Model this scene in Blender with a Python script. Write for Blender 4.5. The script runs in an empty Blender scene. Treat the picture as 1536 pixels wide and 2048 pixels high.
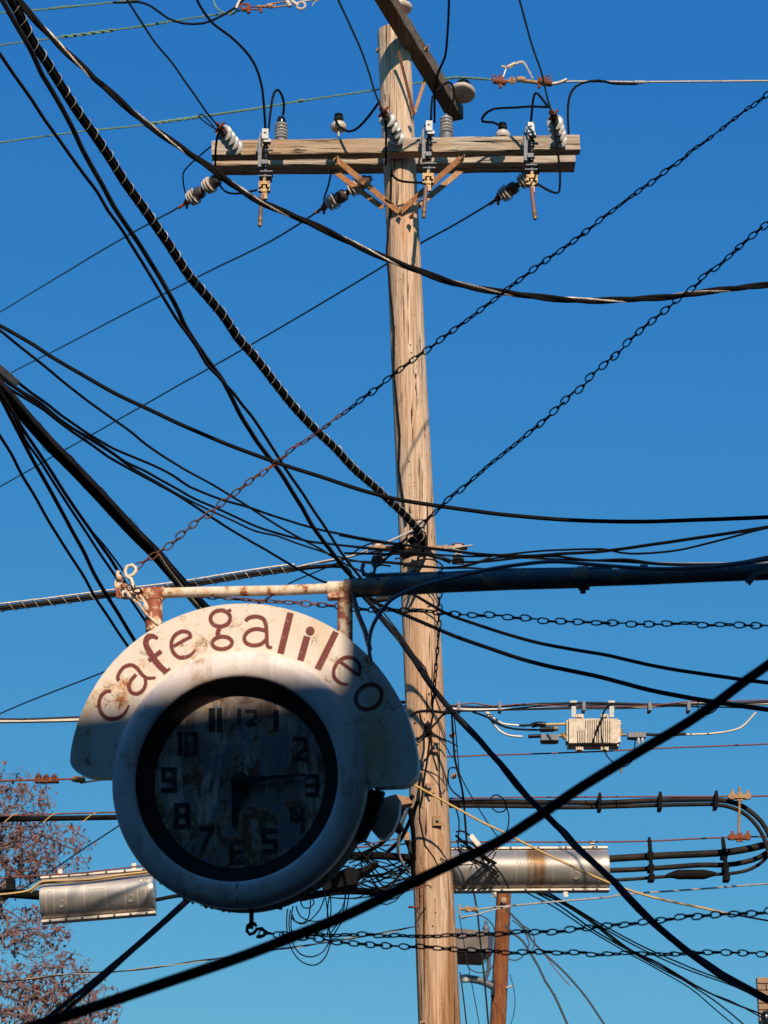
import bpy, bmesh, math, random
from mathutils import Vector, Matrix, noise
R = math.radians
random.seed(7)
scn = bpy.context.scene
COL = scn.collection

# ------------------------------------------------------------------ camera, sky, sun, exposure
PITCH = R(22.0)
EYE = Vector((0.0, 0.0, 1.6))
FPX = 4480.0                       # focal length in photograph pixels (1536 wide): 70 mm on a 24 mm wide frame
cd = bpy.data.cameras.new('camera')
cam = bpy.data.objects.new('camera', cd); COL.objects.link(cam)
cam.location = EYE; cam.rotation_euler = (R(90) + PITCH, 0, 0)
cd.sensor_fit = 'HORIZONTAL'; cd.sensor_width = 24.0; cd.lens = 70.0
cd.clip_start = 0.05; cd.clip_end = 3000
cd.dof.use_dof = True; cd.dof.focus_distance = 13.0; cd.dof.aperture_fstop = 7.1
scn.camera = cam

SUN_EL, SUN_AZ = R(31.0), R(12.0)  # sun behind the camera, 12 degrees towards +x
TO_SUN = Vector((math.sin(SUN_AZ) * math.cos(SUN_EL), -math.cos(SUN_AZ) * math.cos(SUN_EL), math.sin(SUN_EL)))
w = bpy.data.worlds.new('World'); scn.world = w; w.use_nodes = True
nt = w.node_tree; nt.nodes.clear()
sky = nt.nodes.new('ShaderNodeTexSky'); sky.sky_type = 'NISHITA'; sky.sun_disc = False
sky.sun_elevation = SUN_EL; sky.sun_rotation = math.pi - SUN_AZ
sky.altitude = 100; sky.air_density = 1.0; sky.dust_density = 0.35; sky.ozone_density = 3.0
# the camera's rendering of blue sky: one response curve per channel, the glow round the sun held to the level of the pale horizon
sep = nt.nodes.new('ShaderNodeSeparateColor'); comb = nt.nodes.new('ShaderNodeCombineColor'); nt.links.new(sky.outputs[0], sep.inputs[0])
for i, (ref, tgt, pw) in enumerate(((2.33, 0.0780, 1.26), (4.95, 0.388, 0.715), (7.88, 0.645, 0.24))):
    a_ = nt.nodes.new('ShaderNodeMath'); a_.operation = 'MULTIPLY'; a_.inputs[1].default_value = 1 / ref
    b_ = nt.nodes.new('ShaderNodeMath'); b_.operation = 'MINIMUM'; b_.inputs[1].default_value = 1.6
    c_ = nt.nodes.new('ShaderNodeMath'); c_.operation = 'POWER'; c_.inputs[1].default_value = pw
    d_ = nt.nodes.new('ShaderNodeMath'); d_.operation = 'MULTIPLY'; d_.inputs[1].default_value = tgt / 0.08
    nt.links.new(sep.outputs[i], a_.inputs[0]); nt.links.new(a_.outputs[0], b_.inputs[0]); nt.links.new(b_.outputs[0], c_.inputs[0]); nt.links.new(c_.outputs[0], d_.inputs[0]); nt.links.new(d_.outputs[0], comb.inputs[i])
bg = nt.nodes.new('ShaderNodeBackground'); bg.inputs['Strength'].default_value = 0.08
out = nt.nodes.new('ShaderNodeOutputWorld')
nt.links.new(comb.outputs[0], bg.inputs['Color']); nt.links.new(bg.outputs[0], out.inputs[0])
sd = bpy.data.lights.new('sun', 'SUN'); sd.energy = 5.0; sd.angle = R(0.5); sd.color = (1.0, 0.87, 0.70)
sun = bpy.data.objects.new('sun', sd); COL.objects.link(sun)
sun.rotation_euler = TO_SUN.to_track_quat('Z', 'Y').to_euler(); sun.location = (6, -20, 30)
scn.view_settings.view_transform = 'Standard'; scn.view_settings.look = 'None'
scn.view_settings.gamma = 1.0; scn.view_settings.use_curve_mapping = False; scn.view_settings.exposure = 0.0
scn.cycles.use_denoising = True; scn.cycles.max_bounces = 8; scn.cycles.transparent_max_bounces = 16

# ------------------------------------------------------------------ placing: a photograph pixel at a distance in front of the camera
FWD = Vector((0, math.cos(PITCH), math.sin(PITCH))); UPV = Vector((0, -math.sin(PITCH), math.cos(PITCH)))
def ray(px, py):
    return Vector((1, 0, 0)) * ((px - 768) / FPX) - UPV * ((py - 1024) / FPX) + FWD
def P(px, py, D):
    d = ray(px, py); return EYE + d * (D / d.y)
def mpp(py, D):                    # metres per photograph pixel there
    return D / ray(768, py).y / FPX

# ------------------------------------------------------------------ meshes
ORG = {}
def frames(pts):
    n = len(pts); T = []
    for i in range(n):
        t = pts[min(i + 1, n - 1)] - pts[max(i - 1, 0)]
        T.append(t.normalized() if t.length > 1e-9 else Vector((1, 0, 0)))
    a = Vector((0, 0, 1)) if abs(T[0].z) < 0.9 else Vector((0, 1, 0))
    N = (a - T[0] * a.dot(T[0])).normalized(); out = []
    for i in range(n):
        N = N - T[i] * N.dot(T[i])
        N = N.normalized() if N.length > 1e-6 else T[i].orthogonal().normalized()
        out.append((T[i], N, T[i].cross(N)))
    return out
class MB:
    def __init__(s): s.v = []; s.f = []; s.flat = set()
    def tube(s, pts, r, n=6, cap=True, closed=False):
        pts = [Vector(p) for p in pts]; fr = frames(pts); b = len(s.v); m = len(pts)
        if not hasattr(r, '__len__'): r = [r] * m
        for i, p in enumerate(pts):
            T, N, B = fr[i]
            for k in range(n):
                a = 2 * math.pi * k / n; s.v.append(p + (N * math.cos(a) + B * math.sin(a)) * r[i])
        rng = m if closed else m - 1
        for i in range(rng):
            j = (i + 1) % m
            for k in range(n):
                l = (k + 1) % n; s.f.append((b + i * n + k, b + i * n + l, b + j * n + l, b + j * n + k))
        if cap and not closed:
            s.f.append(tuple(b + k for k in range(n))[::-1]); s.f.append(tuple(b + (m - 1) * n + k for k in range(n)))
        return s
    def hexa(s, a, b_):            # a: 4 corners, b_: 4 matching corners
        b = len(s.v); s.v += [Vector(x) for x in a] + [Vector(x) for x in b_]
        k = len(s.f)
        for f in ((0, 1, 2, 3), (7, 6, 5, 4), (0, 4, 5, 1), (1, 5, 6, 2), (2, 6, 7, 3), (3, 7, 4, 0)):
            s.f.append(tuple(b + i for i in f))
        s.flat |= set(range(k, k + 6)); return s
    def box(s, c, ax, ay, az):     # centre and half axes
        c = Vector(c); g = lambda i, j, k: c + ax * i + ay * j + az * k
        return s.hexa([g(-1, -1, -1), g(1, -1, -1), g(1, 1, -1), g(-1, 1, -1)], [g(-1, -1, 1), g(1, -1, 1), g(1, 1, 1), g(-1, 1, 1)])
    def pbox(s, x0, y0, x1, y1, D, th):
        a = [P(x0, y0, D), P(x1, y0, D), P(x1, y1, D), P(x0, y1, D)]
        t = Vector((0, th, 0)); return s.hexa(a, [p + t for p in a])
    def beam(s, p0, p1, wv, hv):   # bar from p0 to p1, half width / half height vectors
        p0, p1 = Vector(p0), Vector(p1)
        q = lambda p: [p - wv - hv, p + wv - hv, p + wv + hv, p - wv + hv]
        return s.hexa(q(p0), q(p1))
    def lathe(s, c, axis, prof, n=20, flatcap=True):
        c = Vector(c); A = Vector(axis).normalized(); U = A.orthogonal().normalized(); V = A.cross(U); b = len(s.v)
        for r, h in prof:
            for k in range(n):
                a = 2 * math.pi * k / n; s.v.append(c + A * h + (U * math.cos(a) + V * math.sin(a)) * max(r, 1e-5))
        for i in range(len(prof) - 1):
            for k in range(n):
                l = (k + 1) % n; s.f.append((b + i * n + k, b + i * n + l, b + (i + 1) * n + l, b + (i + 1) * n + k))
        if flatcap:
            s.f.append(tuple(b + k for k in range(n))[::-1]); s.f.append(tuple(b + (len(prof) - 1) * n + k for k in range(n)))
        return s
    def ball(s, c, r, n=10):
        m = 6; return s.lathe(c, (0, 0, 1), [(r * math.sin(math.pi * i / m), -r * math.cos(math.pi * i / m)) for i in range(m + 1)], n, False)
    def poly(s, ring, off):        # prism: ring of points, extruded by off
        b = len(s.v); n = len(ring); off = Vector(off)
        s.v += [Vector(p) for p in ring] + [Vector(p) + off for p in ring]; k = len(s.f)
        s.f.append(tuple(range(b, b + n))); s.f.append(tuple(range(b + 2 * n - 1, b + n - 1, -1)))
        s.flat |= {k, k + 1}
        for i in range(n):
            j = (i + 1) % n; s.f.append((b + i, b + n + i, b + n + j, b + j))
        return s
    def build(s, name, mat, parent=None, org=None, smooth=True):
        o3 = ORG[parent.name] if parent else (Vector(org) if org is not None else Vector(s.v[0]))
        me = bpy.data.meshes.new(name)
        me.from_pydata([tuple(p - o3) for p in s.v], [], s.f); me.materials.append(mat)
        if smooth:
            me.polygons.foreach_set('use_smooth', [i not in s.flat for i in range(len(me.polygons))])
        bm = bmesh.new(); bm.from_mesh(me); bmesh.ops.recalc_face_normals(bm, faces=bm.faces); bm.to_mesh(me); bm.free()
        if smooth: me.set_sharp_from_angle(angle=R(50))
        o = bpy.data.objects.new(name, me); COL.objects.link(o)
        if parent: o.parent = parent
        else: o.location = o3
        ORG[o.name] = o3; return o
def tag(o, label, cat, group=None, kind=None):
    o['label'] = label; o['category'] = cat
    if group: o['group'] = group
    if kind: o['kind'] = kind
    return o
def thing(name, label, cat, loc, group=None):
    o = bpy.data.objects.new(name, None); COL.objects.link(o); o.location = loc; o.empty_display_size = 0.1
    ORG[o.name] = Vector(loc); return tag(o, label, cat, group)
def struct(name, mb, mat, smooth=False):
    o = mb.build(name, mat, org=(0, 0, 0), smooth=smooth); o['kind'] = 'structure'; return o

# ------------------------------------------------------------------ materials
def newmat(name):
    m = bpy.data.materials.new(name); m.use_nodes = True
    return m, m.node_tree, m.node_tree.nodes['Principled BSDF']
def nd(nt, typ, **kw):
    n = nt.nodes.new('ShaderNode' + typ)
    for k, v in kw.items():
        if k in n.inputs: n.inputs[k].default_value = v
        else: setattr(n, k, v)
    return n
def tex_noise(nt, scale, detail=4, rough=0.55, stretch=(1, 1, 1), coord='Object', dist=0.0):
    tc = nd(nt, 'TexCoord'); mp = nd(nt, 'Mapping'); mp.inputs['Scale'].default_value = stretch
    nz = nd(nt, 'TexNoise', Scale=scale, Detail=detail, Roughness=rough, Distortion=dist)
    nt.links.new(tc.outputs[coord], mp.inputs[0]); nt.links.new(mp.outputs[0], nz.inputs['Vector']); return nz.outputs['Fac']
def ramp(nt, fac, stops):
    r = nd(nt, 'ValToRGB'); e = r.color_ramp.elements
    while len(e) < len(stops): e.new(0.5)
    for x, (p, c) in zip(e, stops):
        x.position = p; x.color = (c, c, c, 1) if not hasattr(c, '__len__') else (*c, 1)
    nt.links.new(fac, r.inputs[0]); return r.outputs[0]
def mix(nt, fac, a, b, mode='MIX'):
    m = nd(nt, 'Mix', data_type='RGBA', blend_type=mode)
    for sock, v in ((m.inputs[0], fac), (m.inputs[6], a), (m.inputs[7], b)):
        if isinstance(v, (int, float)): sock.default_value = v
        elif isinstance(v, tuple): sock.default_value = (*v, 1)
        else: nt.links.new(v, sock)
    return m.outputs[2]
def bump(nt, h, strength, dist=0.01):
    b = nd(nt, 'Bump', Strength=strength, Distance=dist); nt.links.new(h, b.inputs['Height']); return b.outputs[0]
def simple(name, c, rough=0.5, metal=0.0, var=0.35, scale=30, stretch=(1, 1, 1), c2=None, bmp=0.2, thr=(0.35, 0.7), spec=0.5):
    m, nt, bs = newmat(name)
    n = tex_noise(nt, scale, 5, 0.6, stretch)
    c2 = c2 or tuple(x * (1 - var) for x in c)
    nt.links.new(ramp(nt, n, [(thr[0], c), (thr[1], c2)]), bs.inputs['Base Color'])
    bs.inputs['Roughness'].default_value = rough; bs.inputs['Metallic'].default_value = metal; bs.inputs['Specular IOR Level'].default_value = spec
    if bmp: nt.links.new(bump(nt, n, bmp, 0.004), bs.inputs['Normal'])
    return m
def wood(name, light, mid, dark, st=(1, 1, 0.03), crack=0.5, sc=26, patch=0.6, warm=0.0):
    m, nt, bs = newmat(name)
    big = tex_noise(nt, sc * 0.30, 4, 0.6, st, dist=0.6)
    streak = tex_noise(nt, sc * 1.5, 5, 0.65, st, dist=0.5)
    fine = tex_noise(nt, sc * 5.0, 4, 0.7, st)
    ck1 = tex_noise(nt, sc * 2.2, 3, 0.5, tuple(x * 0.8 for x in st), dist=1.2)
    patchn = tex_noise(nt, 1.1, 3, 0.6, (1, 1, 0.5))
    c = ramp(nt, big, [(0.34, mid), (0.60, light)])
    c = mix(nt, ramp(nt, streak, [(0.36, 0.85), (0.50, 0.25), (0.62, 0.0)]), c, dark)
    c = mix(nt, ramp(nt, fine, [(0.36, 0.55), (0.60, 0.0)]), c, tuple(x * 0.5 for x in mid))
    c = mix(nt, ramp(nt, fine, [(0.52, 0.0), (0.72, 0.4)]), c, tuple(min(0.8, x * 1.25) for x in light))
    c = mix(nt, ramp(nt, patchn, [(0.46, 0.0), (0.66, patch)]), c, tuple(x * y for x, y in zip(mid, (0.92, 0.66, 0.42))))
    if warm:                       # the older, browner lower length of the pole
        tc = nd(nt, 'TexCoord'); sp_ = nd(nt, 'SeparateXYZ'); nt.links.new(tc.outputs['Object'], sp_.inputs[0])
        mr = nd(nt, 'MapRange'); mr.inputs[1].default_value = 7.2; mr.inputs[2].default_value = 4.6; nt.links.new(sp_.outputs[2], mr.inputs[0])
        mm_ = nd(nt, 'Math', operation='MULTIPLY'); nt.links.new(mr.outputs[0], mm_.inputs[0]); wst = tex_noise(nt, 17.0, 5, 0.65, (1, 1, 0.05), dist=0.7)
        nt.links.new(ramp(nt, wst, [(0.42, warm), (0.50, warm * 0.55), (0.60, 0.0)]), mm_.inputs[1])
        c = mix(nt, mm_.outputs[0], c, mix(nt, streak, (0.22, 0.085, 0.03), (0.44, 0.22, 0.09)))
    ck = ramp(nt, ck1, [(0.345, 1.0), (0.378, 0.0)])
    c = mix(nt, ck, c, tuple(x * 0.12 for x in dark))
    nt.links.new(c, bs.inputs['Base Color']); bs.inputs['Roughness'].default_value = 0.88; bs.inputs['Specular IOR Level'].default_value = 0.25
    hh = mix(nt, ck, streak, (0, 0, 0)); hh = mix(nt, 0.4, hh, fine)
    nt.links.new(bump(nt, hh, crack, 0.02), bs.inputs['Normal']); return m
def painted(name, base, rust=0.5, stain=0.5, scale=9.0, rcol=(0.20, 0.055, 0.018), rough=0.5, cracks=0.0, grain=1.0):
    m, nt, bs = newmat(name)
    n1 = tex_noise(nt, scale, 9, 0.70); n2 = tex_noise(nt, scale * 0.4, 5, 0.6, (1, 1, 0.5)); n3 = tex_noise(nt, scale * 6, 6, 0.7)
    dirt = mix(nt, ramp(nt, n3, [(0.35, 0.0), (0.75, 0.35 * grain)]), base, tuple(x * y for x, y in zip(base, (0.80, 0.70, 0.55))))
    st = mix(nt, ramp(nt, n2, [(0.64 - 0.16 * stain, 0.0), (0.80 - 0.14 * stain, 0.75 * min(1, stain * 1.5))]), dirt, mix(nt, n3, (0.82, 0.56, 0.24), (0.55, 0.27, 0.09)))
    th = 0.74 - 0.16 * rust
    halo = mix(nt, ramp(nt, n1, [(th - 0.10, 0.0), (th, 0.8)]), st, (0.60, 0.32, 0.13))
    ru = ramp(nt, n1, [(th, 0.0), (th + 0.025, 1.0)])
    c = mix(nt, ru, halo, mix(nt, n3, rcol, tuple(x * 2.6 for x in rcol)))
    if cracks:
        tc = nd(nt, 'TexCoord'); dn = nd(nt, 'TexNoise', Scale=14.0, Detail=4.0); nt.links.new(tc.outputs['Object'], dn.inputs['Vector'])
        av = nd(nt, 'VectorMath', operation='MULTIPLY_ADD'); av.inputs[1].default_value = (0.10, 0.10, 0.10); nt.links.new(dn.outputs['Color'], av.inputs[0]); nt.links.new(tc.outputs['Object'], av.inputs[2])
        vo = nd(nt, 'TexVoronoi', feature='DISTANCE_TO_EDGE', Scale=17.0); nt.links.new(av.outputs[0], vo.inputs['Vector'])
        k = nd(nt, 'Math', operation='MULTIPLY'); nt.links.new(ramp(nt, vo.outputs['Distance'], [(0.012, cracks), (0.035, 0.0)]), k.inputs[0]); nt.links.new(ramp(nt, n1, [(0.50, 0.0), (0.60, 1.0)]), k.inputs[1])
        c = mix(nt, k.outputs[0], c, (0.16, 0.075, 0.03))
    nt.links.new(c, bs.inputs['Base Color']); bs.inputs['Roughness'].default_value = rough
    h = mix(nt, ru, n3, (0.1, 0.1, 0.1)); nt.links.new(bump(nt, h, 0.25, 0.004), bs.inputs['Normal']); return m

M = {}
M['black'] = simple('black_cable_jacket', (0.006, 0.006, 0.006), 0.8, 0, 0.4, 12, bmp=0.1, c2=(0.012, 0.009, 0.007), spec=0.10)
M['worn'] = simple('worn_cable_jacket', (0.008, 0.0065, 0.006), 0.68, 0, 0.4, 8, c2=(0.032, 0.022, 0.016), bmp=0.1, spec=0.2)
M['brownish'] = simple('old_brown_insulation', (0.03, 0.018, 0.012), 0.6, 0, 0.5, 20, spec=0.25)
M['bluewire'] = simple('dark_conductor', (0.022, 0.02, 0.022), 0.5, 0.3, 0.4, 30)
M['greendark'] = simple('dark_green_conductor', (0.02, 0.035, 0.024), 0.55, 0.2, 0.5, 30)
M['patina'] = simple('green_copper_patina', (0.21, 0.33, 0.22), 0.75, 0.0, 0.5, 60, c2=(0.09, 0.17, 0.10))
M['bare'] = simple('bare_aluminium_strand', (0.55, 0.46, 0.37), 0.5, 0.25, 0.4, 40)
M['grey'] = simple('grey_cable', (0.17, 0.19, 0.23), 0.5, 0, 0.35, 15)
M['coax'] = simple('bare_coax', (0.62, 0.52, 0.42), 0.45, 0.2, 0.3, 10)
M['yellow'] = simple('yellow_wire', (0.62, 0.36, 0.09), 0.45, 0, 0.3, 14, c2=(0.5, 0.33, 0.14))
M['redwire'] = simple('rusty_red_strand', (0.16, 0.032, 0.026), 0.7, 0.1, 0.5, 40, c2=(0.22, 0.07, 0.04))
M['rust'] = simple('rusty_steel', (0.20, 0.06, 0.02), 0.85, 0.05, 0.6, 40, c2=(0.08, 0.026, 0.014))
M['bracerust'] = simple('brace_rust', (0.42, 0.18, 0.06), 0.8, 0.05, 0.5, 30, c2=(0.20, 0.065, 0.025))
M['rustor'] = simple('orange_rust', (0.27, 0.062, 0.015), 0.85, 0, 0.5, 50, c2=(0.13, 0.03, 0.012))
M['rusttan'] = simple('tan_rusty_steel', (0.42, 0.25, 0.12), 0.7, 0.15, 0.6, 30, c2=(0.26, 0.10, 0.04))
M['galv'] = simple('galvanised_steel', (0.40, 0.38, 0.36), 0.55, 0.35, 0.4, 30)
M['galvdark'] = simple('weathered_galvanised', (0.17, 0.17, 0.185), 0.6, 0.3, 0.4, 40)
M['brass'] = simple('brass_fitting', (0.34, 0.20, 0.075), 0.5, 0.4, 0.6, 60)
M['tube'] = simple('brown_fibre_tube', (0.22, 0.11, 0.085), 0.5, 0, 0.3, 30)
M['porc'] = simple('grey_white_porcelain', (0.54, 0.50, 0.465), 0.3, 0, 0.45, 18, bmp=0)
M['porcpink'] = simple('cream_porcelain', (0.66, 0.52, 0.43), 0.2, 0, 0.25, 12, bmp=0)
M['glaze'] = simple('dark_glaze', (0.014, 0.011, 0.010), 0.15, 0, 0.3, 20, bmp=0)
M['bell'] = simple('brown_glaze_bell', (0.10, 0.072, 0.062), 0.35, 0, 0.5, 20, bmp=0)
M['chainrust'] = simple('rusty_chain_steel', (0.15, 0.055, 0.022), 0.8, 0.1, 0.6, 80, c2=(0.06, 0.026, 0.016))
M['chaindark'] = simple('dark_chain_steel', (0.035, 0.03, 0.033), 0.7, 0.2, 0.5, 80)
M['letter'] = simple('maroon_sign_paint', (0.18, 0.030, 0.024), 0.55, 0, 0.2, 160, c2=(0.24, 0.06, 0.045), bmp=0.1, thr=(0.5, 0.72))
M['pole'] = wood('weathered_pole_wood', (0.87, 0.63, 0.46), (0.69, 0.465, 0.315), (0.25, 0.13, 0.065), (1, 1, 0.028), 0.9, warm=1.0)
M['polered'] = wood('reddish_pole_wood', (0.36, 0.135, 0.05), (0.24, 0.08, 0.03), (0.09, 0.03, 0.014), (1, 1, 0.12), 0.5, sc=14)
M['arm'] = wood('weathered_crossarm_wood', (0.70, 0.55, 0.42), (0.48, 0.365, 0.27), (0.14, 0.095, 0.065), (0.035, 1, 1), 0.7, sc=30)
M['armgrey'] = wood('grey_crossarm_wood', (0.30, 0.22, 0.155), (0.19, 0.135, 0.095), (0.06, 0.045, 0.035), (1, 0.05, 1), 0.7, sc=30)
M['plate'] = painted('sign_plate_paint', (0.87, 0.745, 0.64), 0.62, 0.72, 8.0, rcol=(0.26, 0.085, 0.028), rough=0.42, cracks=0.9)
M['rim'] = painted('rim_paint', (0.85, 0.735, 0.69), 0.55, 0.2, 9.0, rough=0.45, grain=1.0)
def runs(m, col, th=0.52, sc=16.0, amt=0.6):   # vertical dirt runs
    nt = m.node_tree; bs = nt.nodes['Principled BSDF']; old = bs.inputs['Base Color'].links[0].from_socket
    a_ = tex_noise(nt, sc, 5, 0.6, (1, 1, 0.07), dist=0.3); b_ = tex_noise(nt, sc * 0.25, 4, 0.65); k = nd(nt, 'Math', operation='MULTIPLY')
    nt.links.new(ramp(nt, a_, [(th, 0.0), (th + 0.12, amt)]), k.inputs[0]); nt.links.new(ramp(nt, b_, [(0.40, 0.1), (0.62, 1.0)]), k.inputs[1])
    nt.links.new(mix(nt, k.outputs[0], old, col), bs.inputs['Base Color'])
runs(M['rim'], (0.40, 0.29, 0.20)); runs(M['plate'], (0.58, 0.36, 0.18), 0.57, 22.0, 0.4)
M['pipe'] = painted('peeling_pipe_paint', (0.78, 0.66, 0.52), 1.05, 0.5, 16.0, rcol=(0.15, 0.038, 0.016), rough=0.6)
M['pipedark'] = painted('shade_darkened_pipe_paint', (0.11, 0.108, 0.115), 0.75, 0.0, 10.0, rcol=(0.03, 0.018, 0.015), rough=0.55)  # pipe paint darkened, the shade on the thick length put into its colour
M['post'] = painted('flaking_post_paint', (0.80, 0.68, 0.55), 1.62, 0.6, 20.0, rcol=(0.17, 0.045, 0.02), rough=0.65)
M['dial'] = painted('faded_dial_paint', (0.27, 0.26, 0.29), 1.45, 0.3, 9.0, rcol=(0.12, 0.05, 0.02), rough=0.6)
def reflection_streaks(m):                      # pale streaks painted in for glass reflections, and flaked patches, on the dial
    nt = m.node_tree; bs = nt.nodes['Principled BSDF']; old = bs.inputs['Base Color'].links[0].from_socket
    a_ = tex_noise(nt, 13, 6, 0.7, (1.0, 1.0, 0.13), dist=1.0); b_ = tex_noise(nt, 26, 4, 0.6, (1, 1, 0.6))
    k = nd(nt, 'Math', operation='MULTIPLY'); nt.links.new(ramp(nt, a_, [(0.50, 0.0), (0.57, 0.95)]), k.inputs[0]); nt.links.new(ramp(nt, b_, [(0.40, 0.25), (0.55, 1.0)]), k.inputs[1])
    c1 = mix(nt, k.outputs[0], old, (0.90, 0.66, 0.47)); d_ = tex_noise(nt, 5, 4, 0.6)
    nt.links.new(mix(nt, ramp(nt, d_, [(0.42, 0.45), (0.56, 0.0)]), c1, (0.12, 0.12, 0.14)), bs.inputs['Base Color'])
reflection_streaks(M['dial'])
M['numeral'] = simple('worn_numeral_paint', (0.012, 0.011, 0.011), 0.7, 0, 0.3, 26, c2=(0.22, 0.17, 0.13), thr=(0.54, 0.74))
M['inner'] = simple('dark_red_housing', (0.030, 0.010, 0.007), 0.85, 0, 0.5, 24, c2=(0.008, 0.004, 0.004))
M['hand'] = simple('black_clock_hand', (0.006, 0.006, 0.007), 0.6, 0, 0.2, 30, bmp=0)
M['drum'] = simple('grimy_drum_steel', (0.075, 0.065, 0.06), 0.7, 0.1, 0.6, 12, c2=(0.02, 0.014, 0.012))
M['steel'] = simple('brushed_closure_steel', (0.78, 0.69, 0.60), 0.48, 0.78, 0.3, 6, (0.3, 1, 1), bmp=0.03)
M['flange'] = simple('cream_flange', (0.72, 0.61, 0.50), 0.5, 0.1, 0.3, 25)
M['ampgrey'] = simple('tan_cast_housing', (0.50, 0.41, 0.32), 0.55, 0.3, 0.5, 25, c2=(0.28, 0.21, 0.15))
M['cabinet'] = simple('taupe_cabinet', (0.17, 0.125, 0.10), 0.7, 0.0, 0.3, 6)
M['brick'] = simple('tan_brick', (0.33, 0.205, 0.115), 0.85, 0, 0.4, 12, c2=(0.27, 0.14, 0.08))
M['mortar'] = simple('dark_mortar', (0.13, 0.085, 0.055), 0.9, 0, 0.3, 20)
M['wall'] = simple('dark_brick_wall', (0.32, 0.18, 0.13), 0.9, 0, 0.5, 4)
M['stone'] = simple('stone_coping', (0.26, 0.24, 0.21), 0.85, 0, 0.3, 6)
M['earth'] = simple('dark_turf', (0.035, 0.04, 0.02), 0.95, 0, 0.4, 1)
M['asphalt'] = simple('asphalt', (0.05, 0.05, 0.052), 0.9, 0, 0.3, 3)
M['concrete'] = simple('concrete', (0.24, 0.23, 0.21), 0.9, 0, 0.3, 2)
M['bark'] = simple('bark', (0.19, 0.125, 0.12), 0.9, 0, 0.4, 8)
M['leaf'] = simple('autumn_leaf', (0.21, 0.062, 0.026), 0.7, 0, 0.4, 1.8, c2=(0.15, 0.065, 0.06), bmp=0, thr=(0.4, 0.6))
def vary(m, amt=0.9):              # each link a little lighter or darker, more or less rusty
    nt = m.node_tree; bs = nt.nodes['Principled BSDF']; old = bs.inputs['Base Color'].links[0].from_socket
    oi = nd(nt, 'ObjectInfo'); r = ramp(nt, oi.outputs['Random'], [(0.0, (0.55, 0.5, 0.5)), (0.5, (1.0, 0.9, 0.85)), (1.0, (1.9, 1.35, 1.0))])
    nt.links.new(mix(nt, amt, old, r, 'MULTIPLY'), bs.inputs['Base Color'])
def brushed(m):                    # drawn sheet: the highlight runs along the case
    nt = m.node_tree; bs = nt.nodes['Principled BSDF']; tg = nd(nt, 'Tangent', direction_type='RADIAL', axis='X')
    bs.inputs['Anisotropic'].default_value = 0.6; bs.inputs['Anisotropic Rotation'].default_value = 0.25; nt.links.new(tg.outputs[0], bs.inputs['Tangent'])
    bs.inputs['Roughness'].default_value = 0.52; bs.inputs['Metallic'].default_value = 0.72
brushed(M['steel']); STEEL_DONE = True
vary(M['chainrust']); vary(M['chaindark'])
def chips(m, under):               # paint worn through in specks and along brush drags
    nt = m.node_tree; bs = nt.nodes['Principled BSDF']; old = bs.inputs['Base Color'].links[0].from_socket
    n = tex_noise(nt, 70, 6, 0.75); n2 = tex_noise(nt, 9, 3, 0.6); k = nd(nt, 'Math', operation='MULTIPLY')
    nt.links.new(ramp(nt, n, [(0.60, 0.0), (0.65, 1.0)]), k.inputs[0]); nt.links.new(ramp(nt, n2, [(0.42, 0.15), (0.58, 1.0)]), k.inputs[1])
    nt.links.new(mix(nt, k.outputs[0], old, under), bs.inputs['Base Color'])
chips(M['letter'], (0.66, 0.42, 0.34))
def stained():
    m, nt, bs = newmat('heat_stained_steel'); n = tex_noise(nt, 6, 5, 0.6, (0.3, 1, 1)); s = tex_noise(nt, 9, 5, 0.6, (2.2, 1, 0.35), dist=0.5)
    tc = nd(nt, 'TexCoord'); sp_ = nd(nt, 'SeparateXYZ'); nt.links.new(tc.outputs['Object'], sp_.inputs[0])
    band = ramp(nt, sp_.outputs[0], [(0.0, 0.0), (0.02, 1.0), (0.13, 1.0), (0.17, 0.0)])
    k = nd(nt, 'Math', operation='MULTIPLY'); nt.links.new(band, k.inputs[0]); nt.links.new(ramp(nt, s, [(0.36, 0.15), (0.56, 0.9)]), k.inputs[1])
    c = mix(nt, k.outputs[0], ramp(nt, n, [(0.35, (0.70, 0.62, 0.54)), (0.7, (0.50, 0.44, 0.38))]), (0.42, 0.20, 0.06))
    nt.links.new(c, bs.inputs['Base Color']); bs.inputs['Roughness'].default_value = 0.46; bs.inputs['Metallic'].default_value = 0.78; return m
M['stained'] = stained(); brushed(M['stained'])
def glassmat(name, c=(0.95, 0.97, 1.0), base=0.04):
    m, nt, bs = newmat(name)
    g = nd(nt, 'BsdfGlossy', Roughness=0.03); t = nd(nt, 'BsdfTransparent', Color=(*c, 1)); f = nd(nt, 'Fresnel', IOR=1.5); x = nd(nt, 'MixShader')
    o = nt.nodes['Material Output']
    nt.links.new(f.outputs[0], x.inputs[0]); nt.links.new(t.outputs[0], x.inputs[1]); nt.links.new(g.outputs[0], x.inputs[2]); nt.links.new(x.outputs[0], o.inputs[0])
    nt.nodes.remove(bs); return m
M['glass'] = glassmat('clock_glass')
M['window'] = simple('dark_window_glass', (0.02, 0.022, 0.025), 0.08, 0, 0.2, 3, bmp=0)

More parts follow.
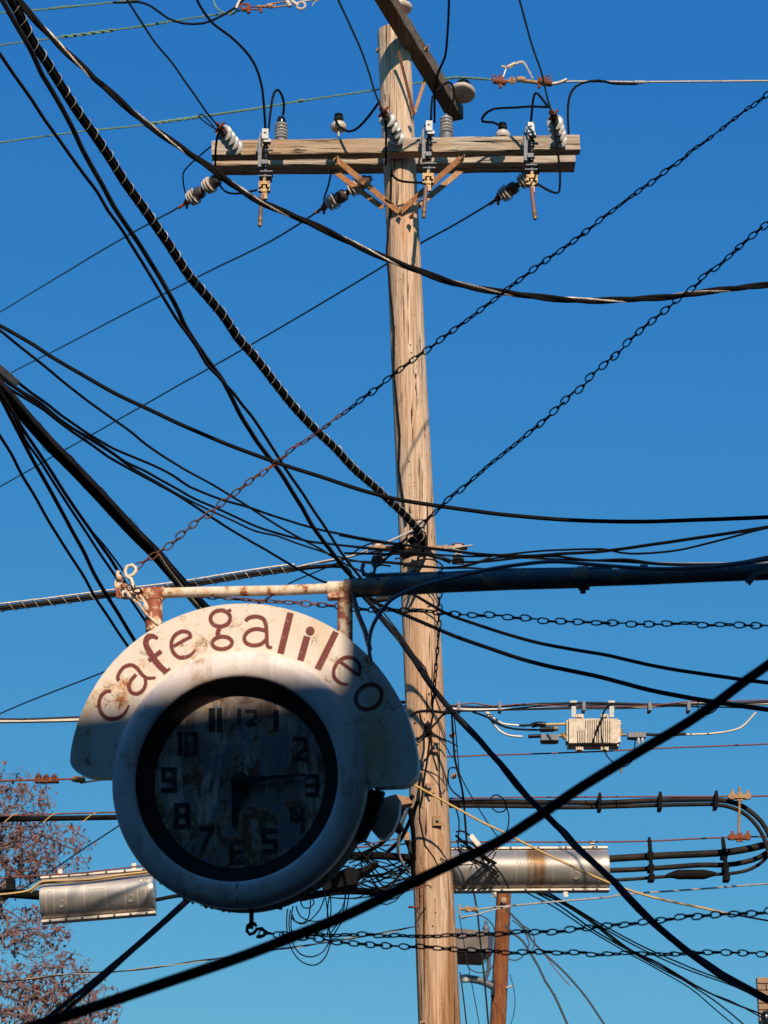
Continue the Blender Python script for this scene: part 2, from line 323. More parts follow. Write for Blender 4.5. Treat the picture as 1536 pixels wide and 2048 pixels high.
# ------------------------------------------------------------------ wires
def spline(pts, D0=None, D1=None, step=14):
    p2 = [(p[0], p[1]) for p in pts]; n = len(p2)
    L = [0.0]
    for i in range(1, n): L.append(L[-1] + math.hypot(p2[i][0] - p2[i - 1][0], p2[i][1] - p2[i - 1][1]))
    if len(pts[0]) == 3: inv = [1 / p[2] for p in pts]
    else: inv = [(1 / D0) + (1 / D1 - 1 / D0) * l / L[-1] for l in L]
    o = []
    for i in range(n - 1):
        a, b, c, d = p2[max(i - 1, 0)], p2[i], p2[i + 1], p2[min(i + 2, n - 1)]
        k = max(2, min(40, int((L[i + 1] - L[i]) / step)))
        for j in range(k + (1 if i == n - 2 else 0)):
            t = j / k
            f = lambda q: 0.5 * (2 * b[q] + (c[q] - a[q]) * t + (2 * a[q] - 5 * b[q] + 4 * c[q] - d[q]) * t * t + (3 * b[q] - a[q] - 3 * c[q] + d[q]) * t ** 3)
            iv = inv[i] + (inv[i + 1] - inv[i]) * t
            o.append(P(f(0), f(1), 1 / iv))
    outside = lambda p: p[0] < -8 or p[0] > 1544 or p[1] < -5 or p[1] > 2051
    if len(o) > 3 and RUN_ON:      # a line that leaves the view runs on along the street until it meets a wall
        if outside(p2[0]): o = run_on(o[0], o[0] - o[3])[::-1] + o
        if outside(p2[-1]): o = o + run_on(o[-1], o[-1] - o[-4])
    return o
RUN_ON = True
def run_on(p, dv, far=16.0, step=0.04):
    dv = dv.normalized(); r = []; k = 0
    while k * step < far:
        k += 1; q = p + dv * (k * step); e = q - F0
        hit = q.z < 0.1 or q.y < -2.95 or q.x < -9.95 or (e.dot(EX) > 0.02 and NEAR - .1 < e.dot(BACK) < FARB + .05 and q.z < CH)
        if hit or k % 20 == 0: r.append(q)
        if hit: break
    return r
def wob(pts, amp, freq=1.1):
    if not amp: return pts
    s = Vector((random.random() * 50, random.random() * 50, 0))
    return [p + noise.noise_vector(p * freq + s) * amp + noise.noise_vector(p * freq * 5.3 + s) * (amp * 0.32) for p in pts]
def rad(pts, w, D0=None, D1=None):
    a, b = pts[0], pts[-1]
    d0 = a[2] if len(a) == 3 else D0; d1 = b[2] if len(b) == 3 else D1
    return 0.5 * w * 0.5 * (mpp(a[1], d0) + mpp(b[1], d1))
def W(label, w, D0, D1, pts, mat='black', name='cable', cat='cable', group=None, amp=0.004, n=6):
    p3 = wob(spline(pts, D0, D1), amp)
    mb = MB().tube(p3, rad(pts, w, D0, D1), n)
    return tag(mb.build(name, M[mat], org=p3[0]), label, cat, group)
def wpart(mb, w, D0, D1, pts, amp=0.003, n=5):
    return mb.tube(wob(spline(pts, D0, D1), amp), rad(pts, w, D0, D1), n)
def helix(pts, r, pitch, phase=0.0, per=12, jit=0.0):
    # resample by arc length, then wind round the path
    L = [0.0]
    for i in range(1, len(pts)): L.append(L[-1] + (pts[i] - pts[i - 1]).length)
    n = max(8, int(L[-1] / pitch * per)); fr = frames(pts); o = []; j = 0
    for i in range(n + 1):
        s = L[-1] * i / n
        while j < len(L) - 2 and L[j + 1] < s: j += 1
        t = (s - L[j]) / max(L[j + 1] - L[j], 1e-9); p = pts[j].lerp(pts[j + 1], t)
        T, N, B = fr[j]; T2, N2, B2 = fr[j + 1]; N = N.lerp(N2, t); B = B.lerp(B2, t)
        a = 2 * math.pi * s / pitch + phase + jit * noise.noise(Vector((s * 1.3, 3.1, 0))) + jit * .5 * noise.noise(Vector((s * 4.7, 9.1, 0))); o.append(p + (N * math.cos(a) + B * math.sin(a)) * r * (1 + jit * .07 * max(0, noise.noise(Vector((s * 6, 0, 7))))))
    return o
def twisted(label, D0, D1, pts, strands, off, pitch, name='cable', cat='cable', amp=0.004):
    p3 = wob(spline(pts, D0, D1), amp); root = thing(name, label, cat, p3[0])
    for i, (pn, mat, w) in enumerate(strands):
        r = 0.5 * w * mpp(pts[0][1], D0 if D0 else pts[0][2])
        hp = helix(p3, off, pitch, 2 * math.pi * i / len(strands), 10); m = MB()
        if mat == 'bare' and r > 0.003:
            fp_ = helix(hp, 0, pitch, 0, 22)
            for q in range(4): m.tube(helix(fp_, r * .55, .085, q * math.pi / 2, 7), r * .52, 4, False)
        else: m.tube(hp, r, 6)
        m.build(pn, M[mat], root)
    return root
def lashed(label, w, D0, D1, pts, lash_pitch, lash_r=0.0022, mess=None, mat='black', extra=(), lashmat='bare', loosen=1.06, bundle=()):
    p3 = wob(spline(pts, D0, D1), 0.004); r = rad(pts, w, D0, D1); root = thing('lashed_cable', label, 'cable', p3[0])
    if bundle:                     # several cables of different size lashed together, wandering round one another
        fr = frames(p3)
        for k, (ang, off, rr, mt) in enumerate(bundle):
            q3 = []
            for (T, N, B), p in zip(fr, p3):
                a_ = R(ang) + 0.5 * noise.noise(p * 0.5 + Vector((k * 7, 0, 0))); o_ = off * (1 + 0.12 * noise.noise(p * 1.7 + Vector((0, k * 5, 0))))
                q3.append(p + (N * math.cos(a_) + B * math.sin(a_)) * r * o_)
            MB().tube(q3, r * rr, 8).build('cable_jacket', M[mt], root)
    else: MB().tube(p3, r, 10).build('cable_jacket', M[mat], root)
    MB().tube(helix(p3, r * loosen + lash_r * 0.5, lash_pitch, 0, 14, 3.0), lash_r, 4).build('lashing_wire', M[lashmat], root)
    up = Vector((0, -0.25, 0.97))
    if mess: MB().tube([p + up * (r * 1.05 + mess[0]) for p in p3], mess[0], 6).build('messenger_strand', M[mess[1]], root)
    for k, (dv, rr, mt) in enumerate(extra): MB().tube([p + Vector(dv) * r for p in p3], rr, 6).build('side_cable', M[mt], root)
    return root
# ------------------------------------------------------------------ the street outside the frame
X, Y, Z = Vector((1, 0, 0)), Vector((0, 1, 0)), Vector((0, 0, 1))
struct('ground', MB().box((0, 100, -0.5), X * 400, Y * 400, Z * 0.5), M['earth'])
struct('road', MB().box((-5.5, 60, -0.2), X * 3.6, Y * 200, Z * 0.204), M['asphalt'])
struct('pavement', MB().box((-0.35, 60, 0.0), X * 1.4, Y * 200, Z * 0.12), M['asphalt'])
C0 = P(482, 1564, 8.0)                       # centre of the clock
YAW, LEAN = R(7.0), R(6.0)
EX = Vector((math.cos(YAW), -math.sin(YAW), 0)); EN0 = Vector((-math.sin(YAW), -math.cos(YAW), 0))
EZ = Z * math.cos(LEAN) + EN0 * math.sin(LEAN); EN = EN0 * math.cos(LEAN) - Z * math.sin(LEAN)
BACK = -EN0                                   # along the facade, away from the camera
F0 = C0 + EX * 2.40; F0.z = 0
def facade(t, h, o=0.0): return F0 + BACK * t + EX * o + Z * h
# cafe building along the pavement; its near corner throws the upright shade edge on the sign
NEAR, FARB, CH, CL, TS = -5.86, 0.95, 9.1, 8.25, -2.3    # the far bay is lower
cb = thing('cafe_building', 'dark brick cafe building beside the pavement that carries the clock sign', 'building', facade(NEAR, 0))
cw = MB(); mid = (NEAR + FARB) / 2
for t0_, t1_, hh_ in ((NEAR, TS, CH), (TS, FARB, CL)): cw.box(facade((t0_ + t1_) / 2, hh_ / 2, 3.15), BACK * ((t1_ - t0_) / 2), EX * 3.0, Z * (hh_ / 2))
# front skin with openings
bays = [NEAR + 0.9 + k * 1.32 for k in range(5)]
def skin(t0, t1, h0, h1):
    if h1 == CH and t1 > TS: h1 = CL
    cw.box(facade((t0 + t1) / 2, (h0 + h1) / 2, 0.075), BACK * ((t1 - t0) / 2), EX * 0.075, Z * ((h1 - h0) / 2))
edges = [NEAR]
for b in bays: edges += [b - 0.4, b + 0.4]
edges.append(FARB)
for i in range(0, len(edges), 2): skin(edges[i], edges[i + 1], 0, CH)
for b in bays:
    skin(b - 0.4, b + 0.4, 0, 0.9); skin(b - 0.4, b + 0.4, 2.6, 4.1); skin(b - 0.4, b + 0.4, 5.7, 6.6); skin(b - 0.4, b + 0.4, 8.0, CH)
cw.build('wall', M['wall'], cb, smooth=False)
for b in bays:
    for h0, h1 in ((0.9, 2.6), (4.1, 5.7), (6.6, 8.0)):
        fr = MB()
        for dt in (-0.37, 0.37): fr.box(facade(b + dt, (h0 + h1) / 2, 0.10), BACK * 0.03, EX * 0.03, Z * ((h1 - h0) / 2 - 0.002))
        for hh in (h0 + 0.03, (h0 + h1) / 2, h1 - 0.03): fr.box(facade(b, hh, 0.10), BACK * 0.34, EX * 0.025, Z * 0.028)
        f = fr.build('window', M['stone'], cb, smooth=False)
        MB().box(facade(b, (h0 + h1) / 2, 0.125), BACK * 0.34, EX * 0.004, Z * ((h1 - h0) / 2 - 0.06)).build('pane', M['window'], f, smooth=False)
# building across the end of the street; its roof edge throws the level shade edge on the sign
BH = 10.735
bb = thing('brick_block', 'dark brick block across the end of the street with a stone coping', 'building', (0, -6, 0))
bw = MB().box((0, -6.2, BH / 2), X * 14, Y * 3.0, Z * (BH / 2))
xs = [-12.6 + 2.1 * k for k in range(13)]
ed = [-14.0]
for b in xs: ed += [b - 0.5, b + 0.5]
ed.append(14.0)
def bskin(x0, x1, h0, h1): bw.box(((x0 + x1) / 2, -3.1, (h0 + h1) / 2), X * ((x1 - x0) / 2), Y * 0.1, Z * ((h1 - h0) / 2))
for i in range(0, len(ed), 2): bskin(ed[i], ed[i + 1], 0, BH)
for b in xs:
    for h0, h1 in ((0, 1.0), (2.8, 4.2), (5.8, 7.2), (8.8, BH)): bskin(b - 0.5, b + 0.5, h0, h1)
bw.build('wall', M['wall'], bb, smooth=False)
for b in xs:
    for h0, h1 in ((1.0, 2.8), (4.2, 5.8), (7.2, 8.8)):
        fr = MB()
        for dx in (-0.46, 0.46): fr.box((b + dx, -3.13, (h0 + h1) / 2), X * 0.035, Y * 0.03, Z * ((h1 - h0) / 2 - 0.002))
        for hh in (h0 + 0.04, (h0 + h1) / 2, h1 - 0.04): fr.box((b, -3.13, hh), X * 0.42, Y * 0.025, Z * 0.035)
        f = fr.build('window', M['stone'], bb, smooth=False)
        MB().box((b, -3.17, (h0 + h1) / 2), X * 0.42, Y * 0.004, Z * ((h1 - h0) / 2 - 0.08)).build('pane', M['window'], f, smooth=False)
MB().box((0, -3.12, BH + 0.06), X * 14.1, Y * 0.14, Z * 0.06).build('coping', M['stone'], bb, smooth=False)

# unseen terrace added across the road to cut sky light on the sign
tb = thing('added_terrace', 'unseen dark brick terrace added across the road to block sky light', 'building', (-13, 7, 0))
tw = MB().box((-13.2, 8.0, 3.3), X * 3.0, Y * 11.0, Z * 3.3)
ys = [-2.0 + 2.2 * k for k in range(10)]; ed = [-3.0]
for b in ys: ed += [b - 0.5, b + 0.5]
ed.append(19.0)
for i in range(0, len(ed), 2): tw.box((-10.1, (ed[i] + ed[i + 1]) / 2, 3.3), X * 0.1, Y * ((ed[i + 1] - ed[i]) / 2), Z * 3.3)
for b in ys:
    for h0, h1 in ((0, 1.0), (2.8, 4.2), (5.8, 6.6)): tw.box((-10.1, b, (h0 + h1) / 2), X * 0.1, Y * 0.5, Z * ((h1 - h0) / 2))
tw.build('wall', M['wall'], tb, smooth=False)
for b in ys:
    for h0, h1 in ((1.0, 2.8), (4.2, 5.8)):
        fr = MB()
        for dy in (-0.46, 0.46): fr.box((-10.13, b + dy, (h0 + h1) / 2), X * 0.03, Y * 0.035, Z * ((h1 - h0) / 2 - 0.002))
        for hh in (h0 + 0.04, (h0 + h1) / 2, h1 - 0.04): fr.box((-10.13, b, hh), X * 0.025, Y * 0.42, Z * 0.035)
        f = fr.build('window', M['stone'], tb, smooth=False)
        MB().box((-10.17, b, (h0 + h1) / 2), X * 0.004, Y * 0.42, Z * ((h1 - h0) / 2 - 0.08)).build('pane', M['window'], f, smooth=False)
MB().box((-10.1, 8.0, 6.66), X * 0.14, Y * 11.05, Z * 0.06).build('coping', M['stone'], tb, smooth=False)

# far brick building whose corner shows at the lower right
DB = 25.0
c_top = P(1513, 1955, DB); c_low = P(1519, 2048, DB)
fb = thing('brick_building', 'tan brick building corner rising beyond the thick black service drop', 'building', (c_top.x, DB, 0))
mb = MB(); sk = Vector((1.6, 6.0, 0)); zt = c_top.z - 0.01
q0 = [Vector((c_top.x + 0.02, DB + 0.06, 0)), Vector((c_top.x + 8, DB + 0.06, 0)), Vector((c_top.x + 8, DB + 0.06, zt)), Vector((c_top.x + 0.02, DB + 0.06, zt))]
mb.hexa(q0, [v + sk for v in q0])
mb.build('wall', M['mortar'], fb, smooth=False)
bl, bh, bt = 0.205, 0.060, 0.05
def brick_mesh(L):
    return MB().box((0, 0, 0), X * (L / 2), Y * bt, Z * (bh / 2))
meshes = {}
row = 0; zz = c_top.z
while zz > c_low.z - 0.35:
    xo = c_top.x if row % 2 == 0 else c_top.x - 0.0
    x = xo; first = True
    while x < c_top.x + 0.62:
        L = bl if not (first and row % 2) else bl / 2
        if row == 0: L = 0.30
        key = round(L, 3)
        if key not in meshes:
            o = brick_mesh(L - 0.012).build('brick', M['brick'], org=(0, 0, 0), smooth=False); meshes[key] = o.data
        else:
            o = bpy.data.objects.new('brick', meshes[key]); COL.objects.link(o)
        o.parent = fb
        o.location = Vector((x + L / 2, DB + bt - random.uniform(0, 0.006), zz - bh / 2)) - fb.location
        x += L; first = False
    zz -= bh + 0.012; row += 1
mast = thing('service_mast', 'black service mast with rounded weatherhead fixed to the tan brick corner', 'mast', P(1533, 2100, DB - 0.15))
MB().tube([P(1533, 2240, DB - 0.15), P(1533, 2040, DB - 0.15)], 0.035, 12).build('conduit', M['glaze'], mast)
MB().lathe(P(1533, 2052, DB - 0.15), Z, [(0.05, -0.02), (0.058, 0.03), (0.055, 0.11), (0.04, 0.15), (0.015, 0.165), (0.0, 0.167)], 14).build('weatherhead', M['glaze'], mast)

# ------------------------------------------------------------------ main pole
DP = 16.0
pole = thing('utility_pole', 'tall weathered timber utility pole with double crossarm behind the clock sign', 'utility pole', (P(880, 2048, DP).x, DP, 0))
def pole_mesh(base, top, r0, r1, seg=40, rings=150, amp=0.006, f=2.0, knots=()):
    mb = MB(); ax = (top - base)
    for i in range(rings + 1):
        t = i / rings; c = base + ax * t; r = r0 + (r1 - r0) * t
        for k in range(seg):
            a = 2 * math.pi * k / seg; d = Vector((math.cos(a), math.sin(a), 0))
            q = Vector((d.x * 7, d.y * 7, c.z * 0.35)); q2 = Vector((d.x * 1.2, d.y * 1.2, c.z * 0.6))
            rr = r + noise.noise(q) * amp + noise.noise(q2) * amp * 1.2
            for ka, kz, kr, kh in knots:
                da = (a - ka + math.pi) % (2 * math.pi) - math.pi
                e = (da * r / kr) ** 2 + ((c.z - kz) / kr) ** 2
                if e < 6: rr += kh * math.exp(-e * 1.5)
            mb.v.append(c + d * rr)
    for i in range(rings):
        for k in range(seg):
            l = (k + 1) % seg; mb.f.append((i * seg + k, i * seg + l, (i + 1) * seg + l, (i + 1) * seg + k))
    mb.f.append(tuple(rings * seg + k for k in range(seg))); return mb
pa, pt = P(879, 2048, DP), P(787, 66, DP)
dirp = (pt - pa) / (pt.z - pa.z)
pb = pa - dirp * pa.z
r_low, r_top = 41.5 * mpp(2048, DP), 32.0 * mpp(66, DP)
slope = (r_low - r_top) / (pt.z - pa.z)
zk = lambda px, py: P(px, py, DP).z
knots = [(R(-60), zk(850, 785), .07, .016), (R(-115), zk(800, 790), .06, .010), (R(-95), zk(808, 567), .05, -.004), (R(-45), zk(860, 1035), .05, .012),
         (R(-130), zk(855, 1725), .07, .018), (R(-50), zk(905, 1690), .05, .012), (R(-110), zk(850, 1180), .04, .006), (R(-70), zk(905, 1850), .05, .01)]
pole_mesh(pb, pt, r_low + slope * pa.z, r_top, knots=knots, amp=0.0065).build('shaft', M['pole'], pole)
def on_pole(px, py, lift=0.0):     # point on the pole's front surface
    c = P(px, py, DP); r = r_low + (r_top - r_low) * (c.z - pa.z) / (pt.z - pa.z); ax = pa + dirp * (c.z - pa.z)
    dx = max(-0.97, min(0.97, (c.x - ax.x) / r)); D = DP - r * math.sqrt(1 - dx * dx) - lift
    return P(px, py, D)
# crossarms
def arm(name, a0, a1, D0, D1, hw, th, mat, label):
    p0, p1 = P(*a0, D0), P(*a1, D1); ax = (p1 - p0).normalized()
    mb = MB(); n = 36; side = Vector((-ax.y, ax.x, 0)).normalized(); up = ax.cross(side); up = up if up.z > 0 else -up
    ring = [(-1, -.9), (-.9, -1), (.9, -1), (1, -.9), (1, .9), (.9, 1), (-.9, 1), (-1, .9)]
    for i in range(n + 1):
        p = p0.lerp(p1, i / n)
        for k, (u, v) in enumerate(ring):
            q = p + side * u * th + up * v * hw; e = noise.noise(q * 5 + Vector((k, 0, 0))) * 0.005
            mb.v.append(q + (side * u + up * v) * e)
    for i in range(n):
        for k in range(8):
            l = (k + 1) % 8; mb.f.append((i * 8 + k, i * 8 + l, (i + 1) * 8 + l, (i + 1) * 8 + k))
    mb.f.append(tuple(range(8))); mb.f.append(tuple(n * 8 + k for k in range(8)))
    o = mb.build(name, M[mat], pole, smooth=False); o['label'] = label; return o
DF, DR = 15.78, 16.24
arm('crossarm', (424, 302), (1159, 290), DF, DF, 0.068, 0.05, 'arm', 'upper timber of the double crossarm, bolted to the near face of the pole')
arm('crossarm', (428, 328), (1149, 322), DR, DR, 0.062, 0.085, 'arm', 'lower timber of the double crossarm, bolted to the far face of the pole')
arm('crossarm', (913, 228), (748, -40), 17.0, 15.05, 0.070, 0.062, 'armgrey', 'dark crossarm at the pole top pointing towards the street')
def brace(a0, a1, D0, D1, mat='bracerust', w=0.024, lab=None):
    p0, p1 = P(*a0, D0), P(*a1, D1); ax = (p1 - p0).normalized(); nn = Vector((0, -1, 0)); sd_ = ax.cross(nn).normalized()
    MB().beam(p0, p1, sd_ * w, nn * 0.004).build('brace', M[mat], pole, smooth=False)
brace((672, 318), (798, 424), DF - .06, DP - .16, 'bracerust'); brace((922, 316), (800, 424), DF - .06, DP - .165, 'bracerust')
brace((660, 336), (766, 416), DR + .03, DP + .03, 'bracerust'); brace((940, 326), (822, 424), DR + .03, DP + .03, 'rusttan')
brace((797, 102), (828, 230), 15.72, DP - .12, 'rust', 0.012); brace((850, 160), (829, 226), 16.3, DP - .10, 'rusttan', 0.014)
for px, py in ((868, 1495), (860, 1577), (875, 1642)):
    c = on_pole(px, py, 0.020); m_ = MB().box(c, X * 0.034, Y * 0.012, Z * 0.036)
    pl = m_.build('square_washer', M['rusttan'], pole, smooth=False)
    MB().lathe(c + Vector((0, -0.012, 0)), -Y, [(0.014, 0), (0.014, 0.010), (0.007, 0.011), (0.007, 0.022)], 6).build('bolt', M['galvdark'], pl)
for px, py, D in ((823, 432, 15.78), (800, 425, 15.8), (671, 320, 15.66), (924, 318, 15.66), (905, 1470, 15.95), (908, 1552, 15.95), (757, 100, 16.0), (853, 98, 15.3), (845, 2047, 15.9)):
    c = P(px, py, D); MB().lathe(c, (0.3, -1, 0), [(0.02, -0.02), (0.02, 0), (0.012, 0.002), (0.012, 0.03), (0.006, 0.03), (0.006, 0.06)], 8).build('bolt', M['rusttan'], pole)
for px, py, s in ((838, 1815, -1), (925, 1818, 1)):
    c = P(px, py, 15.95)
    if s < 0: MB().tube([c + Vector((.05, 0, 0)), c + Vector((-0.075, -0.02, 0))], 0.009, 8).build('step_bolt', M['rust'], pole)
rnd_ = random.Random(3); nl = MB()
for k in range(48):
    py = rnd_.choice((rnd_.uniform(420, 1040), rnd_.uniform(1190, 2040))); ax_ = pa + dirp * (P(0, py, DP).z - pa.z); cxp = 768 + (ax_.x) / (DP / ray(768, py).y) * FPX
    c = on_pole(cxp + rnd_.uniform(-26, 26), py, 0.002)
    if rnd_.random() < .6: nl.lathe(c, -Y, [(.003, -.008), (.0035, .002), (.0035, .004), (.001, .005)], 6)
    else: nl.box(c, X * rnd_.uniform(.002, .007), Y * .004, Z * rnd_.uniform(.002, .007))
o_ = nl.build('nails', M['rust'], pole, smooth=False); o_['kind'] = 'stuff'
line_px = [(783, 340), (778, 430), (776, 500), (780, 580), (786, 660), (790, 740), (793, 800), (797, 870), (800, 940), (806, 1000), (809, 1050)]
MB().tube([on_pole(x + 3 * math.sin(i * 2.1), y, 0.004) for i, (x, y) in enumerate(line_px)], 0.010, 6).build('dark_line', M['black'], pole)  # black tube laid along the dark line down the pole
MB().tube([on_pole(x, y, 0.006) for x, y in ((838, 1560), (840, 1640), (850, 1690), (868, 1715), (880, 1740), (905, 1762))], 0.005, 5).build('dark_line', M['black'], pole)

# ------------------------------------------------------------------ insulators
def disc_string(label, p0, p1, n, rr, mat, group, tipmat='rustor', bell=None):
    p0, p1 = Vector(p0), Vector(p1); ax = p1 - p0; L = ax.length; A = ax / L
    t = thing('strain_insulator', label, 'insulator', p0, group); prof = [(0.018, 0)]
    for i in range(n):
        a = L * (0.10 + 0.86 * i / n); s = L * 0.86 / n
        prof += [(0.024, a), (0.024, a + s * 0.44), (rr * 0.80, a + s * 0.46), (rr, a + s * 0.54), (rr, a + s * 0.60), (rr * 0.80, a + s * 0.63), (0.030, a + s * 0.66)]
    prof += [(0.02, L)]
    MB().lathe(p0, A, prof, 26).build('shed_stack', M[mat], t); MB().lathe(p0, A, [(.02, L * .02), (.034, L * .04), (.034, L * .97), (.02, L * .99)], 16).build('shade_core', M['bell'], t)  # dark core darkens the necks, shade between the discs put into colour
    e = MB().ball(p0, 0.026, 8)
    U = A.orthogonal().normalized(); V = A.cross(U)
    e.tube([p0 - A * 0.10, p0], 0.013, 6); e.tube([p0 - U * 0.055 - A * .02, p0 + U * 0.055 - A * .02], 0.012, 6)
    e.beam(p0 - A * 0.08 + V * 0.024, p0 + A * .02 + V * 0.024, U * 0.012, V * 0.004); e.beam(p0 - A * 0.08 - V * 0.024, p0 + A * .02 - V * 0.024, U * 0.012, V * 0.004)
    e.tube([p0 + V * 0.04, p0 - V * 0.05], 0.009, 6)
    e.build('clevis', M[tipmat], t); return t
G1, G2 = 'grey dead-end insulators on the near crossarm', 'two-bell dead-end insulators on the far crossarm'
disc_string('grey porcelain dead-end insulator on the crossarm end nearest the twisted triplex cable', P(441, 256, 15.25), P(474, 300, 15.74), 4, 0.066, 'porc', G1)
disc_string('grey porcelain dead-end insulator in front of the pole at the crossarm', P(768, 226, 15.25), P(797, 284, 15.74), 4, 0.066, 'porc', G1)
disc_string('grey porcelain dead-end insulator at the crossarm end nearest the bare white line', P(1107, 232, 15.25), P(1121, 288, 15.74), 4, 0.066, 'porc', G1)
def bell_pair(label, a0, a1, D0, D1):
    p0, p1 = P(*a0, D0), P(*a1, D1); ax = p1 - p0; L = ax.length; A = ax / L; t = thing('bell_insulator', label, 'insulator', p0, G2)
    for i in range(2):
        o = p0 + A * (L * (0.06 + i * 0.42)); s_ = L * 0.40; prof = [(0.03, 0)]
        for k, r_ in enumerate((0.064, 0.072, 0.074)):
            h = s_ * (0.04 + k * 0.155); prof += [(0.040, h), (r_ * .92, h + s_ * 0.012), (r_, h + s_ * 0.04), (r_ * .96, h + s_ * 0.075), (0.044, h + s_ * 0.085)]
        MB().lathe(o, A, prof + [(0.045, s_ * .46)], 26).build('white_shed', M['porcpink'], t)
        MB().lathe(o + A * (s_ * .462), A, [(0.044, 0), (0.052, s_ * .03), (0.056, s_ * .22), (0.052, s_ * .38), (0.03, s_ * .44), (0.022, s_ * .58)], 20).build('brown_bell', M['bell'], t)
    e = MB().ball(p0, 0.03, 8); U = A.orthogonal().normalized(); V = A.cross(U)
    e.tube([p0 - A * 0.09, p0 + A * 0.06], 0.014, 6); e.tube([p0 - Z * 0.06, p0 + Z * 0.05], 0.013, 6); e.tube([p0 - U * 0.05 - A * .05, p0 + U * .05 - A * .05], 0.010, 6)
    e.build('clevis', M['rustor'], t)
bell_pair('two-bell insulator with white ribs hanging below the crossarm end, nearest the lashed cable', (374, 404), (450, 348), 16.5, 16.26)
bell_pair('two-bell insulator with white ribs just beside the orange brace', (648, 415), (754, 348), 16.5, 16.26)
bell_pair('two-bell insulator with white ribs behind the outermost brown fuse tube', (996, 397), (1086, 336), 16.5, 16.26)
def pin_insulator(label, base, ht, s=1.0, bell='porcpink', tilt=(0, 0, 1)):
    t = thing('pin_insulator', label, 'insulator', base, 'pin insulators with dark glazed tops'); A = Vector(tilt).normalized(); b = Vector(base)
    MB().tube([b, b + A * ht], 0.012, 8).build('pin', M['galv'], t)
    q = b + A * ht
    MB().lathe(q, A, [(0.018, 0.0), (0.03, 0.002), (0.056 * s, -0.004), (0.066 * s, 0.012), (0.066 * s, 0.03), (0.052 * s, 0.052), (0.034 * s, 0.062), (0.03, 0.066)], 24).build('porcelain_bell', M[bell], t)
    MB().lathe(q + A * 0.064, A, [(0.030 * s, 0), (0.026 * s, 0.02), (0.040 * s, 0.026), (0.042 * s, 0.034), (0.026 * s, 0.044), (0.028 * s, 0.056), (0.038 * s, 0.060), (0.036 * s, 0.070), (0.01, 0.074)], 20).build('dark_top', M['glaze'], t)
pin_insulator('cream pin insulator with dark top standing on the crossarm beside the pole', P(677, 274, 15.8), 0.075)
pin_insulator('pin insulator mostly hidden behind the crossarm with only its dark glazed top showing', P(1006, 288, 15.98), 0.06, 0.95)
pin_insulator('large cream bell insulator beside the dark top crossarm carrying the green wire', P(924, 192, 16.75), 0.02, 1.75, tilt=(0.12, 0.30, 1))
pin_insulator('pin insulator at the upper picture edge behind the dark top crossarm', P(800, 40, 15.9), 0.10, 1.6)
def arrester(label, base):
    t = thing('surge_arrester', label, 'arrester', base, 'white ribbed arresters behind the crossarm'); b = Vector(base); prof = [(0.04, 0)]
    for k in range(5):
        h = 0.015 + k * 0.031; prof += [(0.034, h), (0.054 - k * .001, h + 0.006), (0.056 - k * .001, h + 0.013), (0.034, h + 0.020)]
    MB().lathe(b, Z, prof + [(0.03, 0.172)], 24).build('ribbed_body', M['porc'], t)
    MB().lathe(b, Z, [(0.06, -0.06), (0.06, -0.002), (0.04, 0.0)], 16).build('base', M['galvdark'], t)
    return t, b
t, b = arrester('white ribbed arrester with a black dome cap behind the crossarm', P(562, 282, 15.95))
MB().lathe(b + Z * 0.168, Z, [(0.036, 0), (0.038, 0.03), (0.03, 0.055), (0.014, 0.066), (0.0, 0.068)], 16).build('dome_cap', M['glaze'], t)
t, b = arrester('white ribbed arrester with a bare stud below the dark top crossarm', P(893, 270, 15.95))
MB().tube([b + Z * 0.165, b + Z * 0.20], 0.010, 8).build('stud', M['galvdark'], t)
